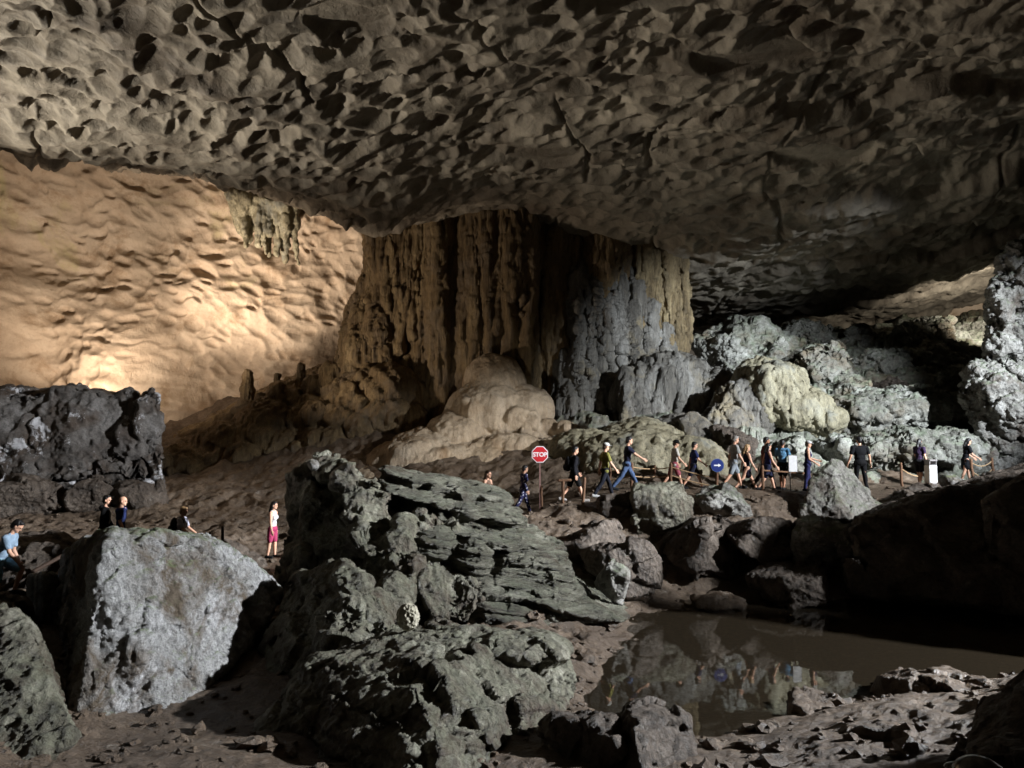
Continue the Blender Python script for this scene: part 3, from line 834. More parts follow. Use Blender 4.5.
rock('stalactite_fringe', pr, .06, [d_flutes(.55, .20, 113, .12), d_flutes(.25, .07, 111, .15), d_fbm(.35, .09, 3, 112)], mat_rock('yellowish_flowstone', (.09, .062, .03), (.21, .155, .08), (.38, .30, .17), 1.2, .10, 8, .65, stretch=(1, 1, .2)), 1, parent=colm)
# grey draperies below the fringe
pr = []
for i in range(200):
    u = r.random(); px = 574 + 104 * u ** 1.1; top = 272 + 22 * max(0, .3 - u) + 85 * max(0, u - .45) / .55 + r.uniform(-14, 26)
    y1 = top + r.uniform(25, 70) + (70 if u < .25 and r.random() < .6 else 0)
    if .18 < u < .32: y1 = min(y1, 352)
    y1 += 14; pr.append(pcap(px, top, 37.2 + .6 * u + r.uniform(0, .9), r.uniform(2, 4.5), px + r.uniform(-2, 9), y1 + 8, 36.3 + .5 * u + r.uniform(0, .6), r.uniform(.5, 1.6)))
pr.append(pxhull([(584, 300, 38.3), (630, 292, 38.4), (682, 370, 37.8), (590, 360, 38.2), (640, 410, 37.5), (690, 420, 37.5), (580, 285, 41), (690, 370, 41), (690, 420, 41)]))
for i in range(40):
    px = r.uniform(566, 606); pr.append(pcap(px, 380 + r.uniform(-20, 20), 37.2, r.uniform(4, 8), px + r.uniform(-6, 10), 440 + r.uniform(0, 20), 36.2, r.uniform(5, 10)))
rock('grey_drapery', pr, .052, [d_flutes(.7, .26, 124, .12), d_flutes(.28, .10, 121, .14), d_fbm(.4, .05, 3, 123, (1, 1, .25))], M['flow_grey'], 1, parent=colm)

# --- cauliflower mound in front of the column
pr = [pell(494, 385, 35.4, 31, 30, 1.6), pell(488, 420, 34.8, 44, 40, 2), pell(520, 410, 35, 34, 24, 1.5), pell(430, 470, 33.4, 66, 34, 2.4), pell(500, 470, 33.2, 70, 34, 2.4), pell(395, 488, 32.6, 66, 22, 2.2), pell(430, 455, 33.6, 44, 26, 2), pell(450, 492, 31.8, 80, 18, 2), pell(565, 470, 33.6, 34, 30, 2), pell(460, 440, 34, 36, 28, 1.8), pell(540, 480, 32.6, 44, 24, 2), pell(568, 478, 33.0, 30, 24, 1.6)]
for i in range(50):
    u = r.random(); px = 465 + 112 * u; py = 408 + 50 * u * r.uniform(.5, 1.1) + r.uniform(-8, 10)
    s = r.uniform(4, 13); pr.append(pell(px, py, 33.7 - .5 * r.random(), s, s * .85, .5))
for i in range(34):
    px = r.uniform(370, 560); py = 466 + r.uniform(-22, 22) - .08 * (px - 460); s = r.uniform(14, 30)
    pr.append(pell(px, py, 32.3 + r.uniform(-.3, .3), s, s * .42, .8))
tag(rock('flowstone_mound', pr, .07, [d_flutes(.8, .09, 131, .3), d_fbm(.7, .07, 4, 132), d_ridge(.25, .02, 4, 133)], M['mound'], 3), 'pale tan mound of rounded pillow-like flowstone below the column', 'flowstone mound')

# --- dark brown flowstone slope left of the column
pr = []
for i in range(60):
    u = r.random(); px = 175 + 225 * u; py = 474 - 88 * u + r.uniform(-12, 34); s = r.uniform(16, 34)
    pr.append(pell(px, py, 38.5 - 1.5 * r.random() - .02 * (py - 400), s, s * r.uniform(.5, .9), 1.4))
for i in range(60):
    px = r.uniform(255, 410); y0 = 356 + .26 * (400 - px) + r.uniform(0, 60)
    pr.append(pcap(px, y0, 38.3 - .01 * (y0 - 340), r.uniform(5, 10), px - r.uniform(-4, 10), y0 + r.uniform(15, 60), 37.5 - .01 * (y0 - 340), r.uniform(3, 8)))
pr.append(pxhull([(270, 396, 40), (330, 366, 40), (400, 340, 39.5), (420, 480, 36), (200, 490, 36), (150, 450, 38), (270, 388, 44), (400, 340, 44), (150, 460, 44), (420, 480, 44)]))
tag(rock('flowstone_slope', pr, .085, [d_flutes(.9, .14, 141, .3), d_ridge(.7, .12, 4, 142), d_fbm(.4, .06, 3, 143)], M['flow'], 1), 'dark brown dripstone slope running down to the left of the column', 'flowstone slope')
# stalagmites standing on it
for k, (px, py0, py1, rr, lab) in enumerate(((247, 368, 405, 6, 'tallest brown stalagmite standing alone before the golden wall'), (300, 362, 392, 4.5, 'short thin stalagmite nearest the column'), (277, 372, 398, 3.6, 'smallest stalagmite between two taller ones'))):
    pr = [pcap(px, py1, 38.6, rr * 1.25, px + 1, py0 + rr, 38.6, rr * .75), pell(px, (py0 + py1) / 2 + 4, 38.6, rr * 1.25, rr, rr / F * 38), pell(px + 1, py1, 38.6, rr * 2, rr, .5)]
    tag(rock('stalagmite', pr, .035, [d_flutes(.3, .04, 151 + k, .3), d_fbm(.25, .06, 3, 155 + k)], M['flow'], 1), lab, 'stalagmite', 'stalagmites before the golden wall')
# stalactite cluster on the golden wall
pr = []
for i in range(46):
    u = r.random(); px = 232 + 62 * u + r.uniform(-4, 4); y0 = 200 + 30 * u * r.random(); pr.append(pcap(px, y0 - 6, 37.6 + 2.2 * r.random(), r.uniform(2.5, 7), px + r.uniform(-2, 6), y0 + r.uniform(10, 44), 38.2 + 1.2 * r.random(), r.uniform(.8, 3)))
pr.append(pxhull([(225, 190, 37.5), (300, 205, 38), (235, 215, 38.5), (290, 232, 38.8), (225, 190, 42), (300, 205, 42), (290, 230, 42)]))
tag(rock('stalactite_cluster', pr, .06, [d_flutes(.4, .06, 161, .15), d_fbm(.4, .1, 3, 162)], M['yellow'], 1), 'cluster of short stalactites hanging from the ceiling edge before the golden wall', 'stalactites')

# --- rock wall at the far left
pr = [pxhull([(-60, 398, 30), (20, 394, 30.2), (80, 386, 30.6), (140, 398, 31.2), (148, 470, 30.4), (60, 478, 29.4), (-60, 500, 29), (-60, 398, 32.5), (80, 386, 32.8), (140, 398, 32.8), (150, 490, 32), (-60, 500, 32)]),
      pxhull([(138, 400, 30.6), (152, 386, 31), (160, 398, 31), (163, 488, 30.5), (136, 488, 30.3), (140, 400, 32.5), (160, 398, 32.5), (163, 488, 32)])]
for i in range(14): pr.append(pell(-40 + 190 * r.random(), 392 + 6 * r.random(), 31.4, r.uniform(8, 20), r.uniform(4, 9), .5))
tag(rock('rock_wall', pr, .06, [d_crack(2.2, .22, 171), d_pits(1.5, .55, 172, .5), d_fbm(1.4, .22, 4, 173), d_ridge(.5, .09, 4, 174)],
         mat_rock('mottled_dark_limestone', (.045, .038, .034), (.10, .09, .082), (.2, .19, .185), .55, .08, 4, .7, stain=((.05, .035, .025), .6, .45, .6), spots=((.46, .46, .48), .6, .56, .60)), 2),
    'dark mottled rock wall with pale patches, screening the floodlit golden wall', 'rock wall')
for k, (bx, lab) in enumerate((((-30, 478, 62, 512, 27.5), 'black boulder at the left edge under the mottled wall'), ((58, 478, 112, 510, 28.2), 'black boulder in the middle under the mottled wall'), ((105, 482, 158, 502, 28.8), 'low dark boulder under the right end of the mottled wall'), ((146, 478, 166, 500, 29.4), 'round brown stone beside the end of the mottled wall'))):
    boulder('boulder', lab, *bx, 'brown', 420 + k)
for k, (bx, lab) in enumerate((((285, 535, 330, 585, 18.5), 'dark rock behind the girl in pink shorts'), ((205, 540, 262, 570, 21), 'low brown rock behind the two short posts'), ((0, 535, 80, 565, 20.5), 'long low brown rock before the two men in dark and blue tops'))):
    boulder('rock', lab, *bx, 'earthy' if 'earthy' in M else 'brown', 440 + k, cat='rock')

# --- rocks between the path and the pool
BL = [
    ('mossy knobbly boulder below the pink-shorts man on the path', 632, 480, 692, 536, 22.6, 'green', 201, {}),
    ('rounded mossy rock under the round blue sign', 695, 487, 752, 514, 23.4, 'grey', 202, {}),
    ('low brown boulder left of the mossy knobbly one', 560, 518, 640, 560, 21.2, 'brown', 204, {}),
    ('dark brown boulder left of centre above the pool shelf', 656, 524, 740, 566, 21.6, 'brown', 205, dict(flat=.4)),
    ('dark brown boulder in the middle above the pool shelf', 722, 522, 802, 566, 21.4, 'brown', 206, dict(flat=.6)),
    ('sharp dark boulder with a bright bluish right face, above the pool', 796, 520, 866, 568, 20.8, 'grey', 207, {}),
    ('flat dark rock at the right end of the pool shelf', 752, 568, 826, 592, 19.8, 'brown', 208, {}),
    ('long dark rock with light top below the white bin', 884, 484, 992, 520, 24.0, 'brown', 209, {}),
    ('small pale rock on the right end of the long dark rock', 946, 476, 978, 496, 24.0, 'pale', 210, {}),
    ('small greenish rock left of the long dark rock', 862, 508, 894, 530, 22.8, 'green', 211, {}),
    ('brown hump sloping down beside the layered rock', 576, 546, 662, 592, 19.8, 'brown', 212, {}),
    ('dark rock beneath the two nearest wooden posts', 596, 490, 650, 516, 23.2, 'brown', 213, {}),
    ('stubby rock at the right tip of the layered rock', 600, 560, 630, 596, 18.0, 'grey', 214, {}),
]
for lab, a, b, c, d, Yd, mm, sd, kw in BL:
    boulder('boulder', lab, a, b, c, d, Yd, mm, sd, n=12, **kw)
BL = [
    ('jagged dark rock lying at the bottom edge beside the pool', 542, 716, 640, 776, 10.6, 'brown', 221),
    ('low jagged brown rock at the bottom edge, right of the darkest one', 622, 724, 706, 782, 10.3, 'brown', 222),
    ('muddy slab jutting into the pool from the lower right', 790, 702, 892, 734, 12.0, 'earth', 223),
    ('muddy rock at the bottom edge below the slab', 826, 728, 926, 782, 10.4, 'earth', 224),
    ('brown muddy rock behind the black corner boulder', 884, 676, 1010, 712, 13.0, 'earth', 225),
    ('flat wet stone peeping out of the far pool water', 694, 596, 744, 608, 19.6, 'earth', 226),
]
for lab, a, b, c, d, Yd, mm, sd in BL:
    boulder('rock', lab, a, b, c, d, Yd, mm, sd, cat='rock', sink=.2, depth=1.6 if Yd < 15 else 1.2)

pr = [pxhull([(832, 459, 24.0), (842, 462, 24.2), (806, 500, 23.4), (812, 476, 23.9), (838, 504, 22.9), (872, 500, 23.8), (884, 512, 23.6), (800, 515, 23.3), (850, 520, 22.8), (836, 462, 25), (810, 505, 25), (875, 505, 25)])]
tag(rock('boulder', pr, .034, [d_facet(.9, .09, 203), d_fbm(.9, .04, 3, 204), d_facet(.3, .035, 205), d_ridge(.35, .02, 5, 206, gain=.7)], M['grey'], 1), 'grey pyramid boulder in front of the woman in the navy jumpsuit', 'boulder')

# --- flowstone and boulders on the far right slope
def mound(name, label, cat, items, vox, disp, m, extra=()):
    return tag(rock(name, [pell(*i) for i in items] + list(extra), vox, disp, M[m], 2), label, cat)


mound('flowstone_apron', 'yellow-green rippled flowstone apron right behind the walkers', 'flowstone', [(640, 480, 29.5, 80, 48, 2.2), (590, 470, 31, 50, 40, 2), (690, 480, 29, 44, 40, 1.8), (640, 450, 31.5, 50, 30, 2)], .06, [d_fbm(1.6, .16, 3, 233), d_flutes(.5, .08, 231, .5), d_ridge(.3, .035, 5, 232, (1, 1, .6), .65)], 'yellow')
ex = []
for i in range(90):
    px = r.uniform(622, 738); y0 = 352 + 26 * abs((px - 668) / 60) + r.uniform(0, 30); ex.append(pcap(px, y0, 36 - .02 * (y0 - 350), r.uniform(2, 5), px + r.uniform(-4, 10), y0 + r.uniform(40, 70), 34.9 - .02 * (y0 - 350), r.uniform(.8, 3)))
mound('flowstone_drapery', 'bluish grey draped flowstone bulge at the right foot of the column', 'flowstone', [(670, 397, 36.4, 50, 42, 1.6), (712, 405, 36.2, 34, 34, 1.5), (640, 400, 36.8, 30, 30, 1.4)], .06, [d_flutes(.6, .16, 241, .16), d_flutes(.25, .06, 242, .18), d_fbm(.5, .08, 3, 243, (1, 1, .4))], 'flow_grey', ex)
mound('boulder', 'grey knobbly boulder between the draped bulge and the apron', 'boulder', [(690, 440, 31.5, 26, 26, 1.0), (672, 430, 32, 18, 16, .8)], .055, std_disp(.9, 245, 1), 'flow_grey')
mound('flowstone_boulder', 'grey-brown ribbed flowstone boulder left of the yellow one', 'flowstone', [(742, 416, 33.2, 28, 32, 1.0), (726, 428, 32.8, 24, 22, 1)], .055, [d_flutes(.5, .16, 251, .22), d_ridge(.6, .10, 5, 252, (1, 1, .5), .6)], 'flow_grey')
mound('flowstone_boulder', 'yellow-lit flowstone boulder sloping to the right', 'flowstone', [(775, 395, 33.2, 32, 30, 1.3), (800, 412, 33, 30, 20, 1.2), (822, 420, 33, 20, 13, 1), (760, 380, 34, 22, 18, 1)], .055, [d_fbm(1, .16, 3, 263), d_flutes(.8, .14, 261, .4), d_ridge(.6, .10, 5, 262, (1, 1, .6), .62)], 'yellow')
mound('boulder', 'wide rounded greenish boulder above the man in black', 'boulder', [(895, 412, 33.6, 60, 22, 1.6), (860, 418, 33.4, 34, 20, 1.4), (935, 416, 33.4, 34, 20, 1.4)], .055, std_disp(1.4, 265, 1) + [d_ridge(.8, .14, 5, 266, (1, 1, 1.5), .6), d_pits(1.1, .3, 268, .45)], 'slope')
mound('boulder', 'wide pale slab with an overhanging lip behind the woman in purple', 'boulder', [(915, 452, 31, 62, 20, 1.4), (870, 455, 31, 34, 18, 1.2), (950, 455, 30.6, 30, 20, 1.2)], .05, std_disp(1.4, 267, 1) + [d_ridge(.8, .14, 5, 269, (1, 1, 1.5), .6), d_pits(1.1, .3, 270, .45)], 'slope')
SL = [
    (690, 318, 760, 352, 43, 'slope', 'dim grey rock under the ceiling beside the column'),
    (760, 322, 830, 356, 44.5, 'slope', 'dim flat rock just below the black ceiling gap'),
    (822, 328, 880, 352, 44, 'slope', 'low bluish rock left of the pale jagged crest rock'),
    (960, 322, 1010, 352, 44, 'slope', 'rock on the crest next to the dark pinnacle'),
    (836, 380, 884, 410, 35.5, 'slope', 'bluish rock left of the dark hollow-sided one'),
    (900, 352, 950, 378, 39, 'slope', 'broad low rock under the two crest rocks'),
    (690, 372, 748, 404, 36, 'slope', 'ribbed bluish rock right of the draped bulge'),
    (700, 340, 770, 400, 38, 'slope', 'grey slope boulder highest beside the column, above the draped bulge'),
    (752, 338, 812, 380, 39.5, 'grey', 'grey slope boulder below the darkest part of the ceiling'),
    (800, 346, 866, 392, 38, 'slope', 'smooth bluish slope boulder above the yellow-lit flowstone'),
    (846, 350, 920, 384, 39, 'grey', 'grey rock in the middle of the far slope'),
    (868, 326, 926, 352, 43, 'pale', 'pale jagged rock on the crest of the far slope'),
    (912, 318, 962, 350, 43, 'pale', 'pale rock with small spires on the right crest'),
    (930, 340, 992, 376, 40, 'slope', 'pale sloping rock under the beige wall patch'),
    (936, 372, 976, 404, 35.5, 'grey', 'grey rock left of the dark pinnacle'),
    (870, 376, 934, 404, 36, 'brown', 'dark hollow-sided rock above the wide greenish boulder'),
    (756, 436, 810, 470, 29.6, 'slope', 'grey rock behind the people near the white board'),
    (820, 432, 862, 462, 30.4, 'slope', 'rough grey rock behind the pyramid boulder'),
    (716, 430, 760, 486, 29.2, 'brown', 'dark brown rock behind the grey-haired man'),
    (820, 402, 850, 432, 33, 'brown', 'reddish brown rock between the yellow and greenish boulders'),
]
for k, (a, b, c, d, Yd, mm, lab) in enumerate(SL):
    boulder('boulder', lab, a, b, c, d, Yd + .6, 'slope' if mm != 'brown' else mm, 300 + k, rough=1.0, sink=1.4, size=1.3, n=11, vox=.055, more=[d_ridge(.8, .13, 5, 600 + k, (1, 1, 1.6), .6), d_pits(1.1, .3, 630 + k, .45)])
# pinnacle at the right edge
pr = [pxhull([(1002, 262, 31), (1030, 235, 31), (1080, 225, 31.5), (990, 330, 30.6), (1000, 372, 30.5), (1060, 380, 30.5), (1080, 300, 30.6), (1010, 260, 33), (1080, 230, 33.5), (1000, 370, 32.5), (1080, 380, 32.5)])]
for i in range(14): pr.append(pcap(1000 + 34 * r.random(), 262 + 70 * r.random(), 30.6, r.uniform(4, 8), 996 + 30 * r.random(), 330 + 44 * r.random(), 30.4, r.uniform(3, 8)))
tag(rock('rock_pinnacle', pr, .045, [d_facet(1.1, .25, 284, .25), d_flutes(.6, .16, 281, .35), d_ridge(.55, .14, 5, 282, gain=.62), d_pits(.7, .25, 283)], M['grey'], 1), 'jagged grey pinnacle rising out of the frame at the right edge', 'rock pinnacle')
pr = [pell(1000, 390, 30.4, 36, 26, 1.1), pell(1020, 410, 30.2, 40, 34, 1.2), pell(985, 375, 30.4, 18, 12, .7), pxhull([(982, 420, 30), (1040, 420, 30), (986, 480, 29.6), (1060, 490, 29.6), (990, 420, 32), (1060, 430, 32), (985, 485, 32), (1060, 490, 32)])]
tag(rock('rock_outcrop', pr, .045, [d_facet(1.2, .3, 285, .25), d_ridge(.6, .14, 5, 286, gain=.62), d_pits(.9, .3, 287)], M['grey'], 2), 'bulging undercut outcrop below the pinnacle at the right edge', 'rock outcrop')

# --- loose stones on the cave floor: nobody could count them
V = []; Fs = []; n = 0
iv, if_ = ico(2)
for i in range(1500):
    yy = 9.5 + 18 * r.random() ** 1.2; u = r.uniform(-.72, .72); xx = u * yy
    V.append((xx, yy, r.uniform(.02, .07) * (1 + 2.2 * r.random() ** 6)))
V = np.array(V); zz = ground_full(V[:, 0][None], V[:, 1][None])[0]
ok = zz > -.04
Vs = []
for (xx, yy, s), z0 in zip(V[ok], zz[ok]):
    sc = s * np.array([r.uniform(.8, 1.6), r.uniform(.8, 1.6), r.uniform(.5, .9)])
    Vs.append(iv * sc * (1 + .22 * r.normal(size=(len(iv), 1)))  + np.array([xx, yy, z0 + s * .2])); Fs.append(if_ + n); n += len(iv)
tag(mesh_np('loose_stones', np.concatenate(Vs), np.concatenate(Fs), M['earth'], False), kind='stuff')

# ------------------------------------------------------------------ people
def rx(a): c, s = math.cos(a), math.sin(a); return np.array([[1, 0, 0], [0, c, -s], [0, s, c]])
def rzm(a): c, s = math.cos(a), math.sin(a); return np.array([[c, -s, 0], [s, c, 0], [0, 0, 1]])
def rym(a): c, s = math.cos(a), math.sin(a); return np.array([[c, 0, s], [0, 1, 0], [-s, 0, c]])


SKIN = [mat_plain('skin', lin((.80, .62, .52)), .55, var=.08), mat_plain('skin', lin((.62, .44, .34)), .55, var=.08)]
HAIRM = {k: mat_plain('hair', lin(c), .5, var=.4, scale=60, bump=.004) for k, c in dict(black=(.07, .06, .06), brown=(.22, .15, .10), blond=(.62, .50, .36), grey=(.50, .48, .46)).items()}
EYEM = mat_plain('eye', (.03, .025, .02), .2)
_cl = {}


def cloth(c):
    if c not in _cl: _cl[c] = mat_plain('cloth', lin(tuple(.82 * (x * .82 + .18 * sum(c) / 3) for x in c)), .85, var=.18, scale=9, bump=.01, spec=.2)
    return _cl[c]


def dotted():
    t = NT('dotted_cloth'); pos = t.n('ShaderNodeTexCoord').outputs['Object']
    vo = t.n('ShaderNodeTexVoronoi'); vo.inputs['Scale'].default_value = 16; t.l(pos, vo.inputs['Vector'])
    c = t.ramp(vo.outputs['Distance'], [(.22, (.75, .75, .8)), (.30, lin((.13, .13, .30)))])
    b = t.n('ShaderNodeBsdfPrincipled'); t.l(c, b.inputs['Base Color']); b.inputs['Roughness'].default_value = .85; t.l(b.outputs[0], t.out.inputs['Surface']); return t.m


def limb_chain(pts, rads, n=12):
    return [cap(pts[i], pts[i + 1], rads[i], rads[i + 1], n, 3) for i in range(len(pts) - 1)]


def person(label, px, feet, Yd, H, face=-90, legs=((22, 6), (-20, 18)), arms=((-18, 15), (20, 25)), lean=2, head=(0, 8), top=('tee', (.5, .5, .5)), bottom=('trousers', (.1, .1, .15)),
           shoe=(.12, .12, .13), hair='brown', longhair=False, hat=None, skin=0, wide=1.0, fem=False, dotmat=None, graphic=False, group=None, z=None):
    """a walker facing local +y; angles in degrees, swing forward positive"""
    k = H / 1.74; g = math.radians
    hipw = .092 * (1.05 if fem else 1) * (wide ** .5); shw = (.172 if fem else .192) * wide
    T = rx(-g(lean))
    pel = np.array([0, 0, .93])
    def tors(p): return pel + T @ np.array(p)
    L = {}
    lows = []
    for sd, (hipa, knee) in zip((-1, 1), legs):
        hp = pel + np.array([sd * hipw, 0, -.03]); a = g(hipa)
        kn = hp + .42 * np.array([0, math.sin(a), -math.cos(a)]); b = a - g(knee)
        an = kn + .41 * np.array([0, math.sin(b), -math.cos(b)])
        toe = an + rx(b * .35) @ np.array([sd * .02, .155, -.045]); heel = an + rx(b * .35) @ np.array([0, -.05, -.05])
        L[sd] = (hp, kn, an, toe, heel); lows += [toe[2] - .03, heel[2] - .035]
    dz = -min(lows)
    body = []; sleeves = {-1: [], 1: []}
    chest = [(tors((0, 0, -.02)), (.148 * wide, .105 * wide, .13)), (tors((0, .008, .13)), (.128 * wide * (.92 if fem else 1), .092 * wide, .15)), (tors((0, .008, .32)), (.155 * wide * (.93 if fem else 1), .105 * wide, .17)), (tors((0, -.005, .44)), (.15 * wide * (.93 if fem else 1), .08, .08))]
    if fem: chest += [(tors((s * .07, .075, .32)), (.062, .055, .065)) for s in (-1, 1)]
    body += [ell(c, r, (-g(lean), 0, 0)) for c, r in chest]
    body += [cap(tors((-shw * .8, 0, .47)), tors((shw * .8, 0, .47)), .058, .058)]
    nb = tors((0, -.01, .50)); hd = tors((0, .03, .685)); R = T @ rzm(g(head[0])) @ rx(-g(head[1]))
    def hp_(p): return hd + R @ np.array(p)
    body += [cap(nb, hp_((0, -.01, -.06)), .055, .05), ]
    def hell(c, r): v, f = ico(3); return v * np.array(r) @ R.T + hp_(c), f
    body += [hell((0, -.01, .03), (.075, .095, .088)), hell((0, .015, -.045), (.058, .072, .065)), cap(hp_((0, .078, .01)), hp_((0, .098, -.022)), .010, .015, 8, 3), hell((0, .078, -.058), (.024, .012, .009)), hell((0, .07, -.088), (.026, .022, .02)), hell((0, .078, .032), (.05, .014, .009))]
    body += [hell((s * .077, -.005, -.005), (.012, .02, .032)) for s in (-1, 1)]
    aj = {}
    for sd, ar in zip((-1, 1), arms):
        sh_, el = ar[0], ar[1]; ab = ar[2] if len(ar) > 2 else 7
        s = tors((sd * shw, 0, .455)); A = T @ rym(-sd * g(ab)) @ rx(g(sh_))
        e = s + A @ np.array([0, 0, -.285]); B = A @ rx(g(el)); w = e + B @ np.array([0, .0, -.25])
        body += limb_chain([s, (s + e) / 2, e], [.056, .048, .040]) + limb_chain([e, e + (w - e) * .3, w], [.041, .040, .026])
        aj[sd] = (s, e, w, B)
        # hand: palm, four bent fingers of different lengths, thumb from the side near the wrist
        def hp2(p): return w + B @ np.array(p)
        v, f = ico(2); body.append((v * np.array([.017, .038, .05]) @ B.T + hp2((0, 0, -.05)), f))
        for q, (oy, ln) in enumerate(((.030, .068), (.010, .078), (-.011, .072), (-.030, .056))):
            a0 = hp2((0, oy, -.088)); a1 = hp2((-sd * .010, oy * 1.12, -.088 - ln * .5)); a2 = hp2((-sd * .030, oy * 1.12, -.088 - ln * .92))
            body += [cap(a0, a1, .0092, .0086, 7, 3), cap(a1, a2, .0086, .0075, 7, 3)]
        body += [cap(hp2((0, .024, -.025)), hp2((-sd * .012, .056, -.058)), .012, .0105, 7, 3), cap(hp2((-sd * .012, .056, -.058)), hp2((-sd * .018, .062, -.088)), .0105, .0085, 7, 3)]
    for sd in (-1, 1):
        hp, kn, an, toe, heel = L[sd]
        body += limb_chain([hp, hp + (kn - hp) * .45, kn], [.088 * wide ** .5, .075 * wide ** .5, .055]) + limb_chain([kn, kn + (an - kn) * .32, an], [.054, .056, .036])
        body += [cap(heel, toe, .034, .030)]
    off = np.array([0, 0, dz])
    p = P(px, feet, Yd)
    root = empty('person', (p[0], p[1], p[2] if z is None else z), g(face))
    tag(root, label, 'person', group)
    Rz = rzm(g(face))
    def put(name, prims, vox, m, par=None, disp=(), it=1):
        v, f = fuse([(q[0], q[1]) for q in prims], vox); v = relax(v, f, it)
        for fn in disp: v = fn(v, normals(v, f))
        v = (v + off) * k
        o = mesh_np(name, v, f, m); o.parent = par or root; return o
    bd = put('body', body, .0085, SKIN[skin], it=1)
    # eyes
    ev, ef = ico(2)
    for s in (-1, 1):
        o = mesh_np('eye', ((ev * .011) @ R.T + hp_((s * .03, .076, .012)) + off) * k, ef, EYEM, True, root)
        o.matrix_parent_inverse = Matrix()
    # clothes
    kind, col = top
    m = dotmat or cloth(col)
    loose = .016 if kind != 'tank' else .010
    tp = []
    lo = 0 if kind != 'crop' else 1
    for c, r in chest[lo:]: tp.append(ell(c, np.array(r) + loose, (-g(lean), 0, 0)))
    if kind in ('tee', 'long', 'hoodie', 'dress'):
        tp += [cap(tors((-shw * .85, 0, .465)), tors((shw * .85, 0, .465)), .066, .066)]
        tp.append(cap(tors((-.13 * wide, 0, -.06)), tors((.13 * wide, 0, -.06)), .075, .075))
        for sd in (-1, 1):
            s, e, w, B = aj[sd]
            if kind in ('tee', 'dress'): tp.append(cap(s, s + (e - s) * .62, .070, .066))
            else: tp += [cap(s, e, .072, .060), cap(e, e + (w - e) * .9, .060, .046)]
        if kind == 'hoodie': tp.append(ell(tors((0, -.09, .5)), (.10, .06, .07)))
    else:
        tp += [cap(tors((s * .10, .01, .35)), tors((s * .095, -.005, .505)), .05, .045) for s in (-1, 1)]
    wr = [d_fbm(.16, .012, 3, int(px) % 97), d_ridge(.11, .005, 2, int(px) % 89)]
    tpo = put('dress' if kind == 'dress' else 'top', tp, .013, m, None, wr, 2)
    if graphic:
        put('shirt_print', [ell(tors((.05, .118, .30)), (.05, .02, .10))] + [cap(tors((.02, .128, .2)), tors((.09, .112, .12)), .025, .02)], .01, cloth((.86, .86, .86)), tpo)
    bk, bc = bottom
    if bk:
        bp = [ell(pel + T @ np.array([0, 0, -.03]), (.152 * wide + .018, .118 * wide + .016, .12))]
        for sd in (-1, 1):
            hp, kn, an, toe, heel = L[sd]
            if bk == 'shorts': bp += limb_chain([hp, hp + (kn - hp) * .85], [.104 * wide ** .5, .088])
            elif bk == 'trousers': bp += limb_chain([hp, hp + (kn - hp) * .5, kn], [.10 * wide ** .5, .088, .070]) + limb_chain([kn, an + (kn - an) * .06], [.070, .056])
        if bk == 'skirt':
            a = (L[-1][1] + L[1][1]) / 2
            bp += [cap(pel + np.array([s * .05, 0, -.05]), pel * .35 + a * .65 + np.array([s * .09, 0, 0]), .12, .13) for s in (-1, 0, 1)]
        put(bk if bk != 'skirt' else 'skirt', bp, .013, dotmat or cloth(bc), None, wr, 2)
    for sd in (-1, 1):
        hp, kn, an, toe, heel = L[sd]
        put('shoe', [cap(heel, toe, .044, .040), ell(an + np.array([0, 0, -.02]), (.044, .05, .04)), cap(heel + np.array([0, 0, -.018]), toe + np.array([0, .01, -.012]), .040, .038)], .011, cloth(shoe))
    if hair:
        hr = [hell((0, -.030, .045), (.084, .094, .09)), hell((0, -.06, -.01), (.074, .06, .085)), hell((0, .02, .10), (.062, .05, .028))]
        if longhair: hr += [cap(hp_((0, -.08, .0)), hp_((0, -.11, -.20)), .062, .045)] + [cap(hp_((s * .07, -.03, 0)), hp_((s * .075, -.04, -.17)), .03, .022) for s in (-1, 1)]
        put('hair', hr, .01, HAIRM[hair], None, [d_ridge(.06, .006, 3, 3, (1, 1, .4))])
    if hat:
        hk, hc = hat
        hh = [hell((0, -.008, .075), (.092, .108, .07))]
        if hk == 'cap': hh += [hell((0, .115, .062), (.062, .06, .010))]
        else: hh += [hell((0, .0, .055), (.155, .17, .011))]
        put('hat', hh, .008, cloth(hc))
    return root, dict(k=k, off=off, tors=tors, aj=aj, face=face)


def backpack(info, root, label, col):
    k, off, tors = info['k'], info['off'], info['tors']
    e = empty('backpack', root.location, math.radians(info['face'])); tag(e, label, 'backpack')
    def put(name, prims, vox, m):
        v, f = fuse(prims, vox); v = relax(v, f, 2); o = mesh_np(name, (v + off) * k, f, m); o.parent = e
    put('bag', [ell(tors((0, -.20, .28)), (.15, .10, .22)), ell(tors((0, -.20, .15)), (.15, .11, .12)), ell(tors((0, -.29, .16)), (.10, .06, .11))], .014, cloth(col))
    for s in (-1, 1):
        pts = [tors((s * .09, -.14, .48)), tors((s * .1, -.02, .545)), tors((s * .105, .10, .46)), tors((s * .11, .125, .3)), tors((s * .14, .02, .14)), tors((s * .11, -.13, .1))]
        put('strap', [cap(pts[i], pts[i + 1], .018, .018, 8, 3) for i in range(5)], .011, cloth((.1, .1, .1)))
    return e


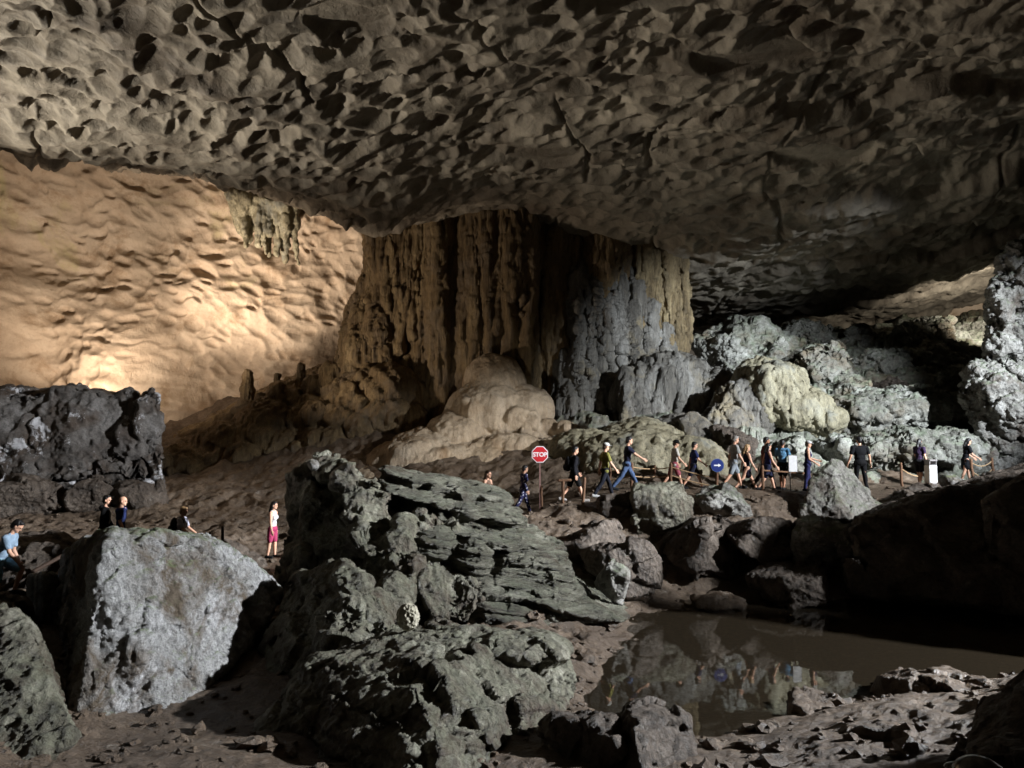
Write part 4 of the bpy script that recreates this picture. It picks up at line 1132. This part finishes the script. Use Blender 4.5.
PG = 'tourists walking through the cave'
NAVY = (.11, .13, .26); BLACK = (.05, .05, .055)
W = ((24, 8), (-20, 16)); W2 = ((-18, 20), (22, 6)); ST = ((5, 4), (-5, 4))
def Yh(H, top, feet): return H * F / (feet - top)
PEOPLE = [
    dict(label='man in light blue tee and pale shorts stepping up at the left edge', px=-3, feet=608, Yd=15.2, H=1.75, face=-80, legs=((62, 78), (4, 12)), arms=((18, 30), (42, 22)), lean=24, head=(0, 18), top=('tee', (.62, .74, .86)), bottom=('shorts', (.55, .74, .82)), hair='black'),
    dict(label='dark-haired person in a black hoodie with white print, behind the pale boulder', px=103, feet=566, Yd=20, H=1.78, face=-70, legs=ST, arms=((8, 25), (-8, 20)), top=('hoodie', BLACK), bottom=('trousers', (.1, .1, .11)), hair='black', graphic=True, head=(-25, 4)),
    dict(label='bald man in a blue tee behind the pale boulder', px=119, feet=566, Yd=20, H=1.76, face=-85, legs=ST, arms=((-12, 12), (16, 12)), top=('tee', (.17, .23, .47)), bottom=('shorts', (.2, .2, .22)), hair=None),
    dict(label='blond woman in a pale top with a dark backpack behind the pale boulder', px=179, feet=568, Yd=21, H=1.66, face=-90, legs=W, arms=((30, 30), (34, 26)), top=('tee', (.80, .80, .88)), bottom=('shorts', (.62, .62, .66)), hair='blond', fem=True, lean=6),
    dict(label='girl in a white sleeveless top and pink shorts beside the tall dark outcrop', px=272, feet=558, Yd=22.5, H=1.6, face=-100, legs=ST, arms=((-6, 14), (6, 10)), top=('tank', (.90, .90, .90)), bottom=('shorts', (.80, .22, .42)), hair='black', longhair=True, fem=True),
    dict(label='brown-haired woman whose head and shoulders show above the layered rock', px=487, feet=525, Yd=24, H=1.66, face=-120, legs=ST, arms=((10, 30), (5, 20)), top=('tank', (.55, .42, .34)), bottom=('shorts', (.2, .2, .2)), hair='brown', longhair=True, fem=True),
    dict(label='woman in a navy outfit with white dots left of the stop sign', px=523, feet=514, Yd=25.2, H=1.6, face=-70, legs=W, arms=((8, 20), (-5, 30)), top=('long', NAVY), bottom=('trousers', NAVY), hair='black', fem=True, dots=True, lean=5),
    dict(label='person in a black jacket with bare legs between two wooden posts', px=574, feet=502, Yd=24, H=1.74, face=-80, legs=W2, arms=((10, 30), (-10, 20)), top=('long', (.08, .08, .12)), bottom=('shorts', (.07, .07, .08)), hair='black', shoe=(.7, .68, .66), head=(0, 14)),
    dict(label='walker in a mustard yellow tee and white cap', px=605, feet=498, Yd=24.2, H=1.74, face=-75, legs=W, arms=((-14, 12), (22, 18)), top=('tee', (.58, .56, .24)), bottom=('trousers', (.10, .11, .17)), hair='brown', hat=('cap', (.88, .88, .86)), shoe=(.75, .75, .75)),
    dict(label='man in a navy tee and blue jeans with his arm held out', px=627, feet=491, Yd=24.6, H=1.78, face=-90, legs=((28, 4), (-26, 14)), arms=((-8, 15), (52, 12)), top=('tee', (.12, .13, .24)), bottom=('trousers', (.30, .40, .58)), hair='black', lean=5),
    dict(label='person in a white shirt, black hat and pink shorts', px=674, feet=489, Yd=26, H=1.66, face=-85, legs=W2, arms=((12, 30), (20, 30)), top=('tee', (.85, .82, .78)), bottom=('shorts', (.72, .32, .38)), hair='brown', hat=('hat', (.06, .06, .06)), lean=6),
    dict(label='short-haired walker in a navy tee and dark shorts left of the blue sign', px=694, feet=489, Yd=26.2, H=1.62, face=-90, legs=((26, 6), (-24, 12)), arms=((-15, 12), (24, 30)), top=('tee', (.15, .19, .40)), bottom=('shorts', (.14, .15, .22)), hair='black'),
    dict(label='grey-haired man in a grey tee and pale shorts right of the blue sign', px=734, feet=489, Yd=25.5, H=1.78, face=-85, legs=W, arms=((-10, 10), (20, 14)), top=('tee', (.66, .66, .64)), bottom=('shorts', (.62, .66, .70)), hair='grey', lean=5),
    dict(label='woman in a short dark navy dress walking behind the grey-haired man', px=747, feet=491, Yd=26, H=1.62, face=-85, legs=((30, 4), (-26, 16)), arms=((-16, 12), (18, 14)), top=('tank', (.13, .12, .22)), bottom=('skirt', (.12, .11, .2)), hair='blond', longhair=True, fem=True),
    dict(label='tall person in a red top half hidden behind the woman in a blue tank', px=766, feet=489, Yd=27.2, H=1.84, face=-90, legs=W2, arms=((-10, 15), (10, 15)), top=('tee', (.50, .16, .16)), bottom=('trousers', (.15, .12, .12)), hair='black', skin=1),
    dict(label='woman in a blue tank top and dark shorts by a wooden post', px=768, feet=491, Yd=26, H=1.62, face=-85, legs=W, arms=((-14, 14), (18, 20)), top=('tank', (.17, .20, .46)), bottom=('shorts', (.13, .15, .28)), hair='black', longhair=True, fem=True),
    dict(label='man in a bright light blue tee and dark shorts facing the white board', px=783, feet=490, Yd=26.5, H=1.7, face=-40, legs=((10, 4), (-8, 8)), arms=((14, 40), (10, 30)), top=('tee', (.42, .68, .88)), bottom=('shorts', (.07, .07, .09)), hair='black', skin=1, wide=1.06),
    dict(label='woman in a navy jumpsuit and white visor right of the white board', px=808, feet=491, Yd=26, H=1.66, face=-105, legs=ST, arms=((22, 55), (8, 50)), top=('tank', (.16, .17, .40)), bottom=('trousers', (.17, .18, .40)), hair='brown', hat=('cap', (.86, .86, .86)), fem=True),
    dict(label='broad person dressed in black seen from behind, right of the pyramid boulder', px=861, feet=491, Yd=26.5, H=1.84, face=10, legs=((8, 4), (-8, 6)), arms=((4, 14, 14), (-4, 14, 14)), top=('tee', (.05, .055, .08)), bottom=('trousers', (.06, .06, .08)), hair='black', wide=1.28),
    dict(label='dark-haired woman in a purple top beside the white bin', px=920, feet=485, Yd=27.5, H=1.62, face=-60, legs=((10, 4), (-6, 8)), arms=((16, 40), (4, 20)), top=('tee', (.22, .14, .28)), bottom=('shorts', (.10, .10, .12)), hair='black', longhair=True, fem=True),
    dict(label='woman in a black dress leaning towards the chained posts', px=966, feet=483, Yd=28, H=1.62, face=-95, legs=((16, 4), (-10, 10)), arms=((34, 30), (30, 36)), top=('tee', (.06, .07, .10)), bottom=('skirt', (.06, .07, .10)), hair='black', longhair=True, fem=True, lean=10),
]
for d in PEOPLE:
    d = dict(d); dots = d.pop('dots', False)
    if dots: d['dotmat'] = dotted()
    root, info = person(group=PG, **d)
    if 'blond woman' in d['label']: backpack(info, root, 'dark backpack on the back of the blond woman in the pale top', (.07, .07, .08))
    if 'black jacket' in d['label']: backpack(info, root, 'black backpack on the bare-legged person in the black jacket', (.06, .06, .07))
# a visitor close to the camera: only the crown of a dark glossy cap reaches into the bottom right corner
nx = P(981, 768, 3.0)
hm = mat_plain('glossy_cap', (.012, .014, .018), .18, spec=.7)
e = empty('person', (nx[0], nx[1], nx[2] + .055 - 1.78)); tag(e, 'person in a black glossy cap close by at the bottom right corner', 'person')
mesh = [ell((0, 0, 1.62), (.08, .1, .115)), cap((0, 0, 1.5), (0, 0, 1.56), .06, .055), ell((0, 0, 1.3), (.18, .11, .17)), ell((0, 0, 1.05), (.15, .11, .17)), ell((0, 0, .93), (.16, .12, .13))]
for s in (-1, 1): mesh += limb_chain([(s * .2, 0, 1.42), (s * .24, -.02, 1.14), (s * .22, .08, .9)], [.055, .042, .028]) + limb_chain([(s * .09, 0, .9), (s * .1, .02, .5), (s * .1, 0, .09)], [.09, .056, .038]) + [cap((s * .1, -.04, .05), (s * .11, .15, .04), .036, .03), ell((s * .215, .1, .83), (.02, .035, .07)), cap((s * .21, .1, .78), (s * .19, .12, .72), .02, .012)]
v, f = fuse(mesh, .012); mesh_np('body', v, f, SKIN[1]).parent = e
v, f = fuse([ell((0, .0, 1.68), (.098, .118, .085)), ell((0, .13, 1.67), (.07, .06, .012))], .008); mesh_np('cap', relax(v, f, 2), f, hm).parent = e
v, f = fuse([ell((0, 0, 1.3), (.2, .13, .19)), ell((0, 0, 1.05), (.17, .13, .19)), cap((-.2, 0, 1.42), (.2, 0, 1.42), .07, .07)] + [cap((s * .2, 0, 1.42), (s * .23, -.01, 1.2), .07, .06) for s in (-1, 1)], .015); mesh_np('shirt', v, f, cloth(BLACK)).parent = e
v, f = fuse([ell((0, 0, .93), (.18, .14, .13))] + [cap((s * .09, 0, .9), (s * .1, .02, .5), .105, .075) for s in (-1, 1)] + [cap((s * .1, .02, .5), (s * .1, 0, .1), .075, .06) for s in (-1, 1)], .015); mesh_np('trousers', v, f, cloth(BLACK)).parent = e

# ------------------------------------------------------------------ signs, posts, ropes
WOOD = mat_plain('weathered_wood', lin((.40, .29, .21)), .8, var=.35, scale=22, bump=.01)
STEEL = mat_plain('grey_steel', lin((.52, .50, .50)), .45, .6, .15)
RED = mat_plain('red_sign_paint', lin((.72, .14, .17)), .4, var=.1)
WHITE = mat_plain('white_paint', (.75, .75, .76), .45, var=.08)
BLUE = mat_plain('blue_sign_paint', lin((.08, .16, .42)), .4, var=.1)
ROPE = mat_plain('pale_rope', lin((.66, .55, .42)), .9, var=.3, scale=60)
DARKW = mat_plain('dark_rail_wood', lin((.24, .18, .14)), .75, var=.35, scale=20, bump=.008)


def build(name, prims_or_bm, m, parent=None, smooth=False):
    bm = prims_or_bm; me = bpy.data.meshes.new(name); bm.normal_update(); bm.to_mesh(me); bm.free(); me.materials.append(m)
    if smooth: me.polygons.foreach_set('use_smooth', [True] * len(me.polygons))
    o = bpy.data.objects.new(name, me); COL.objects.link(o)
    if parent: o.parent = parent
    return o


def prism(n, r, d, y=0.0, rot=0.0, z=0.0, bev=.004):
    """n-gon plate facing -y"""
    bm = bmesh.new(); vs = [bm.verts.new((r * math.cos(rot + 2 * PI * i / n), y, z + r * math.sin(rot + 2 * PI * i / n))) for i in range(n)]
    fa = bm.faces.new(vs); ex = bmesh.ops.extrude_face_region(bm, geom=[fa]); bmesh.ops.translate(bm, verts=[q for q in ex['geom'] if isinstance(q, bmesh.types.BMVert)], vec=(0, d, 0))
    bmesh.ops.recalc_face_normals(bm, faces=bm.faces)
    return bm


def bbox(sx, sy, sz, loc=(0, 0, 0), bev=.006):
    bm = bmesh.new(); bmesh.ops.create_cube(bm, size=1); bmesh.ops.scale(bm, verts=bm.verts, vec=(sx, sy, sz)); bmesh.ops.translate(bm, verts=bm.verts, vec=loc)
    if bev: bmesh.ops.bevel(bm, geom=list(bm.edges), offset=bev, segments=2, affect='EDGES')
    return bm


def text_mesh(name, body, size, m, parent, y):
    c = bpy.data.curves.new(name, 'FONT'); c.body = body; c.size = size; c.align_x = 'CENTER'; c.align_y = 'CENTER'; c.extrude = .002; c.offset = .006
    o = bpy.data.objects.new('tmp_text', c); COL.objects.link(o)
    me = bpy.data.meshes.new_from_object(o.evaluated_get(bpy.context.evaluated_depsgraph_get())); bpy.data.objects.remove(o)
    me.transform(Matrix.Rotation(PI / 2, 4, 'X')); me.transform(Matrix.Translation((0, y, 0))); me.materials.append(m)
    o = bpy.data.objects.new(name, me); COL.objects.link(o); o.parent = parent; return o


def post_shape(h, r, lean=0.0, seed=0, sink=.25):
    q = np.random.default_rng(seed); pts = [np.array([q.uniform(-.012, .012) + lean * z, q.uniform(-.012, .012), z]) for z in np.linspace(-sink, h, 6)]
    pr = [cap(pts[i], pts[i + 1], r * q.uniform(.92, 1.05), r * q.uniform(.92, 1.05), 10, 3) for i in range(5)]
    return pr


def wood_post(px, top, foot, Yd, label, r=.048, lean=0.0, m=None, group='wooden posts beside the path'):
    p = P(px, foot, Yd); h = (foot - top) / F * Yd
    v, f = fuse(post_shape(h, r, lean, int(px)), .014); v = relax(v, f, 1)
    o = mesh_np('wooden_post', v, f, m or WOOD); o.location = tuple(p)
    tag(o, label, 'post', group); return p + np.array([lean * h, 0, h])


# stop sign
p = P(540, 509, 24.0); S = empty('stop_sign', p, math.radians(8)); tag(S, 'red octagonal stop sign on a thin pole above the path', 'sign')
hz = (509 - 455) / F * 24
o = build('pole', bbox(.035, .035, hz + .15, (0, .025, hz / 2 - .1)), mat_plain('pinkish_pole', lin((.55, .42, .40)), .6, .2), S)
pl = build('border', prism(8, .272, .012, -.006, PI / 8), WHITE, S); pl.location.z = hz
fc_ = build('face', prism(8, .247, .004, -.010, PI / 8), RED, S); fc_.location.z = hz
tx = text_mesh('lettering', 'STOP', .185, WHITE, S, -.0135); tx.location.z = hz - .01
wood_post(541.5, 487, 510, 23.85, 'wooden post standing against the stop sign pole', .045)
# round blue sign
p = P(717, 489, 24.8); S = empty('round_sign', p, math.radians(4)); tag(S, 'round dark blue sign with a white arrow on a short wooden post', 'sign')
hz = (489 - 465.5) / F * 24.8
o = mesh_np('post', *fuse(post_shape(hz, .05, 0, 3), .014), WOOD, True); o.parent = S
o = build('rim', prism(40, .215, .012, -.066), mat_plain('pale_rim', lin((.35, .42, .55)), .4), S); o.location.z = hz
o = build('face', prism(40, .202, .004, -.0705), BLUE, S); o.location.z = hz
bm = bmesh.new()
for poly in ([(-.11, -.02), (.03, -.02), (.03, .02), (-.11, .02)], [(.03, -.055), (.12, 0), (.03, .055)]):
    vs = [bm.verts.new((x, -.0735, zz)) for x, zz in poly]; fa = bm.faces.new(vs); ex = bmesh.ops.extrude_face_region(bm, geom=[fa]); bmesh.ops.translate(bm, verts=[q for q in ex['geom'] if isinstance(q, bmesh.types.BMVert)], vec=(0, .002, 0))
bmesh.ops.recalc_face_normals(bm, faces=bm.faces)
o = build('arrow', bm, WHITE, S); o.location.z = hz
# white board
p = P(792.5, 491, 25.0); S = empty('notice_board', p, math.radians(-6)); tag(S, 'blank white board on a thin metal stand beside the man in light blue', 'notice board')
hz = (491 - 464) / F * 25
build('stand', bbox(.03, .03, hz + .35, (-.06, .03, hz / 2 + .05)), STEEL, S); build('foot', bbox(.34, .26, .025, (-.06, .03, .0)), STEEL, S)
build('panel', bbox(.26, .02, .52, (.03, 0, hz), .004), WHITE, S)
build('frame', bbox(.29, .012, .55, (.03, .017, hz), .004), STEEL, S)
# white bin
p = P(931, 484, 27.2); S = empty('litter_bin', p, math.radians(12)); tag(S, 'white box-shaped litter bin with a grey lid standing by the path', 'litter bin')
build('bin_body', bbox(.30, .30, .62, (0, 0, .35), .02), WHITE, S); build('lid', bbox(.33, .33, .05, (0, 0, .83), .015), STEEL, S)
for sx in (-1, 1): build('lid_bracket', bbox(.025, .26, .15, (sx * .13, 0, .73), .004), STEEL, S)
build('base', bbox(.26, .26, .04, (0, 0, .02), .01), STEEL, S)

T = {}
for key, px, a, b, Yd, lab, lean in (
        ('a', 563, 481, 504, 23.6, 'left of the two nearest posts, the one with a flat cap piece', 0), ('b', 583, 479, 507, 23.4, 'leaning post at the right foot of the person in the black jacket', .05),
        ('c', 610, 468, 493, 25.2, 'roped post half hidden by the walker in yellow', 0), ('d', 632, 464, 490, 24.9, 'roped post at the heel of the man in jeans', 0), ('e', 655, 466, 488, 26.8, 'thin roped post between the jeans and the black hat', 0), ('f', 671, 464, 488, 25.2, 'roped post beside the person in the black hat', 0),
        ('g', 763, 467, 492, 25.2, 'post in front of the woman in the blue tank', 0), ('h', 806, 470, 491, 26.4, 'post behind the woman in the navy jumpsuit', 0),
        ('i', 902, 464, 486, 26.8, 'lone roped post left of the woman in purple', -.03), ('j', 974, 460, 486, 26.8, 'leaning chained post beside the woman in the black dress', -.08), ('k', 994, 459, 483, 27.2, 'rightmost chained post below the pinnacle', -.06)):
    T[key] = wood_post(px, a, b, Yd, lab, .05 if key not in 'e' else .035, lean)
v, f = fuse([cap(T['a'] + np.array([-.12, 0, .0]), T['a'] + np.array([.22, 0, .02]), .045, .045)], .014)
tag(mesh_np('wooden_plank', v, f, WOOD), 'short flat plank lying on top of the left of the two nearest posts', 'plank')


def rope(a, b, dz, sag, label, r=.019, m=None, name='rope', cat='rope', group='ropes between the posts'):
    a = a + np.array([0, 0, dz]); b = b + np.array([0, 0, dz]); n = 12; pts = []
    for i in range(n + 1):
        t_ = i / n; q = a * (1 - t_) + b * t_; q = q - np.array([0, 0, sag * 4 * t_ * (1 - t_)]); pts.append(q)
    cu = bpy.data.curves.new(name, 'CURVE'); cu.dimensions = '3D'; cu.bevel_depth = r; cu.bevel_resolution = 2; sp = cu.splines.new('POLY'); sp.points.add(n)
    for q, w in zip(sp.points, pts): q.co = (*w, 1)
    o = bpy.data.objects.new('tmp', cu); COL.objects.link(o); me = bpy.data.meshes.new_from_object(o.evaluated_get(bpy.context.evaluated_depsgraph_get())); bpy.data.objects.remove(o)
    me.materials.append(m or ROPE); me.name = name; me.polygons.foreach_set('use_smooth', [True] * len(me.polygons))
    o = bpy.data.objects.new(name, me); COL.objects.link(o); tag(o, label, cat, group); return o


for a, b, w in (('c', 'd', 'between the posts beside the yellow tee and the jeans'), ('d', 'e', 'from the post by the jeans to the thin post'), ('e', 'f', 'from the thin post to the black hat walker'), ):
    rope(T[a], T[b], -.10, .03, 'upper rope ' + w); rope(T[a], T[b], -.38, .03, 'lower rope ' + w)
sp_ = P(717, 478, 24.8)
rope(T['f'], sp_ + np.array([0, .05, .1]), -.10, .03, 'upper rope from the black hat walker to the blue sign'); rope(T['f'], sp_ + np.array([0, .05, .1]), -.38, .03, 'lower rope from the black hat walker to the blue sign')
rope(T['g'], T['h'], -.12, .0, 'wooden rail running behind the white board stand', .03, WOOD, 'rail', 'rail', 'rails')
rope(T['i'], P(918, 472, 27.4), -.15, .06, 'rope from the lone post towards the woman in purple')
rope(T['j'], T['k'], -.08, .16, 'upper chain hanging between the two chained posts', .016, None, 'chain', 'chain', 'chains'); rope(T['j'], T['k'], -.36, .22, 'lower chain hanging between the two chained posts', .016, None, 'chain', 'chain', 'chains')
wood_post(209, 533, 556, 20.6, 'shorter of the two dark posts behind the pale boulder', .035, 0, DARKW, 'dark posts behind the pale boulder'); wood_post(222, 528, 560, 20.4, 'taller of the two dark posts behind the pale boulder', .04, 0, DARKW, 'dark posts behind the pale boulder')
# handrail
S = empty('handrail', P(20, 600, 16.0)); tag(S, 'dark wooden handrail sloping up beside the steps at the left edge', 'handrail')
a, b = P(-30, 606, 15.6), P(82, 545, 17.2)
for dz, nm in ((0, 'rail'), (-.38, 'lower_rail')):
    v, f = fuse([cap(a + np.array([0, 0, dz]), b + np.array([0, 0, dz]), .045, .045)], .016); mesh_np(nm, v, f, DARKW, True, S)
for t_ in (.12, .5, .92):
    q = a * (1 - t_) + b * t_
    v, f = fuse([cap(q + np.array([0, 0, -1.1]), q + np.array([0, 0, .08]), .045, .04)], .016); mesh_np('post', v, f, DARKW, True, S)

# ------------------------------------------------------------------ light
wd = bpy.data.worlds.new('World'); SC.world = wd; wd.use_nodes = True
nt = wd.node_tree; bg = nt.nodes['Background']
sky = nt.nodes.new('ShaderNodeTexSky'); sky.sky_type = 'NISHITA'; sky.sun_disc = False
sky.sun_elevation = math.radians(24); sky.sun_rotation = math.radians(80)
nt.links.new(sky.outputs[0], bg.inputs['Color']); bg.inputs['Strength'].default_value = 0.05


def spot(name, loc, to, power, col, size, blend=.6, rad=.3):
    l = bpy.data.lights.new(name, 'SPOT'); l.energy = power; l.color = col; l.spot_size = math.radians(size); l.spot_blend = blend; l.shadow_soft_size = rad
    o = bpy.data.objects.new(name, l); COL.objects.link(o); o.location = tuple(loc)
    o.rotation_euler = (Vector(to) - Vector(loc)).to_track_quat('-Z', 'Y').to_euler()
    return o


def bulb(name, loc, power, col, rad=.25):
    l = bpy.data.lights.new(name, 'POINT'); l.energy = power; l.color = col; l.shadow_soft_size = rad
    o = bpy.data.objects.new(name, l); COL.objects.link(o); o.location = tuple(loc); return o


WARM = (1.0, .83, .66); NEUT = (1.0, .92, .79); COOL = (.94, .97, 1.0); SLATE = (.86, .93, 1.0)
E = 1.6
spot('pool_floodlight', (31, 13, 13.2), (-2.5, 14.5, 1), 130000 * E, COOL, 32, .35, .35)
spot('path_floodlight', (27, 11, 13), (9, 25.5, 1.8), 62000 * E, COOL, 34, .5, .35)
spot('slope_floodlight', (25, 10.5, 13), (12, 36, 5.8), 95000 * E, SLATE, 33, .75, .35)
spot('upper_slope_fill', (17.6, 25.5, 12), (14.5, 40, 7.5), 8000 * E, SLATE, 46, .9, .3)  # added fill lamp, lifts the upper slope out of the pinnacle's shadow
spot('rock_wall_floodlight', (31, 13, 13.2), (-18, 30, 3.2), 95000 * E, COOL, 12, .8, .35)
spot('far_path_floodlight', (31, 13, 13.2), (-12, 24.5, 1.5), 60000 * E, COOL, 22, .6, .35)
spot('wall_floodlight', P(90, 404, 33), P(150, 240, 39), 4600 * E, WARM, 150, .9, .3)
spot('alcove_floodlight', P(140, 404, 33), P(285, 255, 42), 9500 * E, WARM, 60, 1, .3)
spot('crest_floodlight', P(1015, 305, 39), P(950, 315, 52), 4500 * E, NEUT, 90, .8, .3)
spot('column_fill', (-13.2, 31.5, 5.2), P(470, 300, 38), 2800 * E, WARM, 62, 1, .3)  # added lamp standing in for light bounced off the golden wall
spot('lip_glow_fill', (-18, 31, 6), (-12.5, 26.5, 14), 1800 * E, WARM, 110, .9, .3)  # added to imitate the wall's warm glow under the ceiling lip
spot('mound_fill', (-2.4, 22.3, 2.6), P(490, 440, 33), 1300 * E, NEUT, 44, 1, .3)  # extra fill put in only to brighten the mound
spot('ceiling_floodlight', (-26, 23, 5), (-7, 19.5, 14), 25000 * E, NEUT, 66, 1, .3)

SC.view_settings.view_transform = 'Standard'; SC.view_settings.look = 'None'; SC.view_settings.gamma = 1; SC.view_settings.exposure = -0.65
SC.render.engine = 'CYCLES'
cy = SC.cycles
cy.max_bounces = 5; cy.diffuse_bounces = 2; cy.glossy_bounces = 3; cy.transmission_bounces = 3; cy.transparent_max_bounces = 6
cy.use_denoising = True
cy.sample_clamp_indirect = 4
cy.caustics_reflective = False; cy.caustics_refractive = False
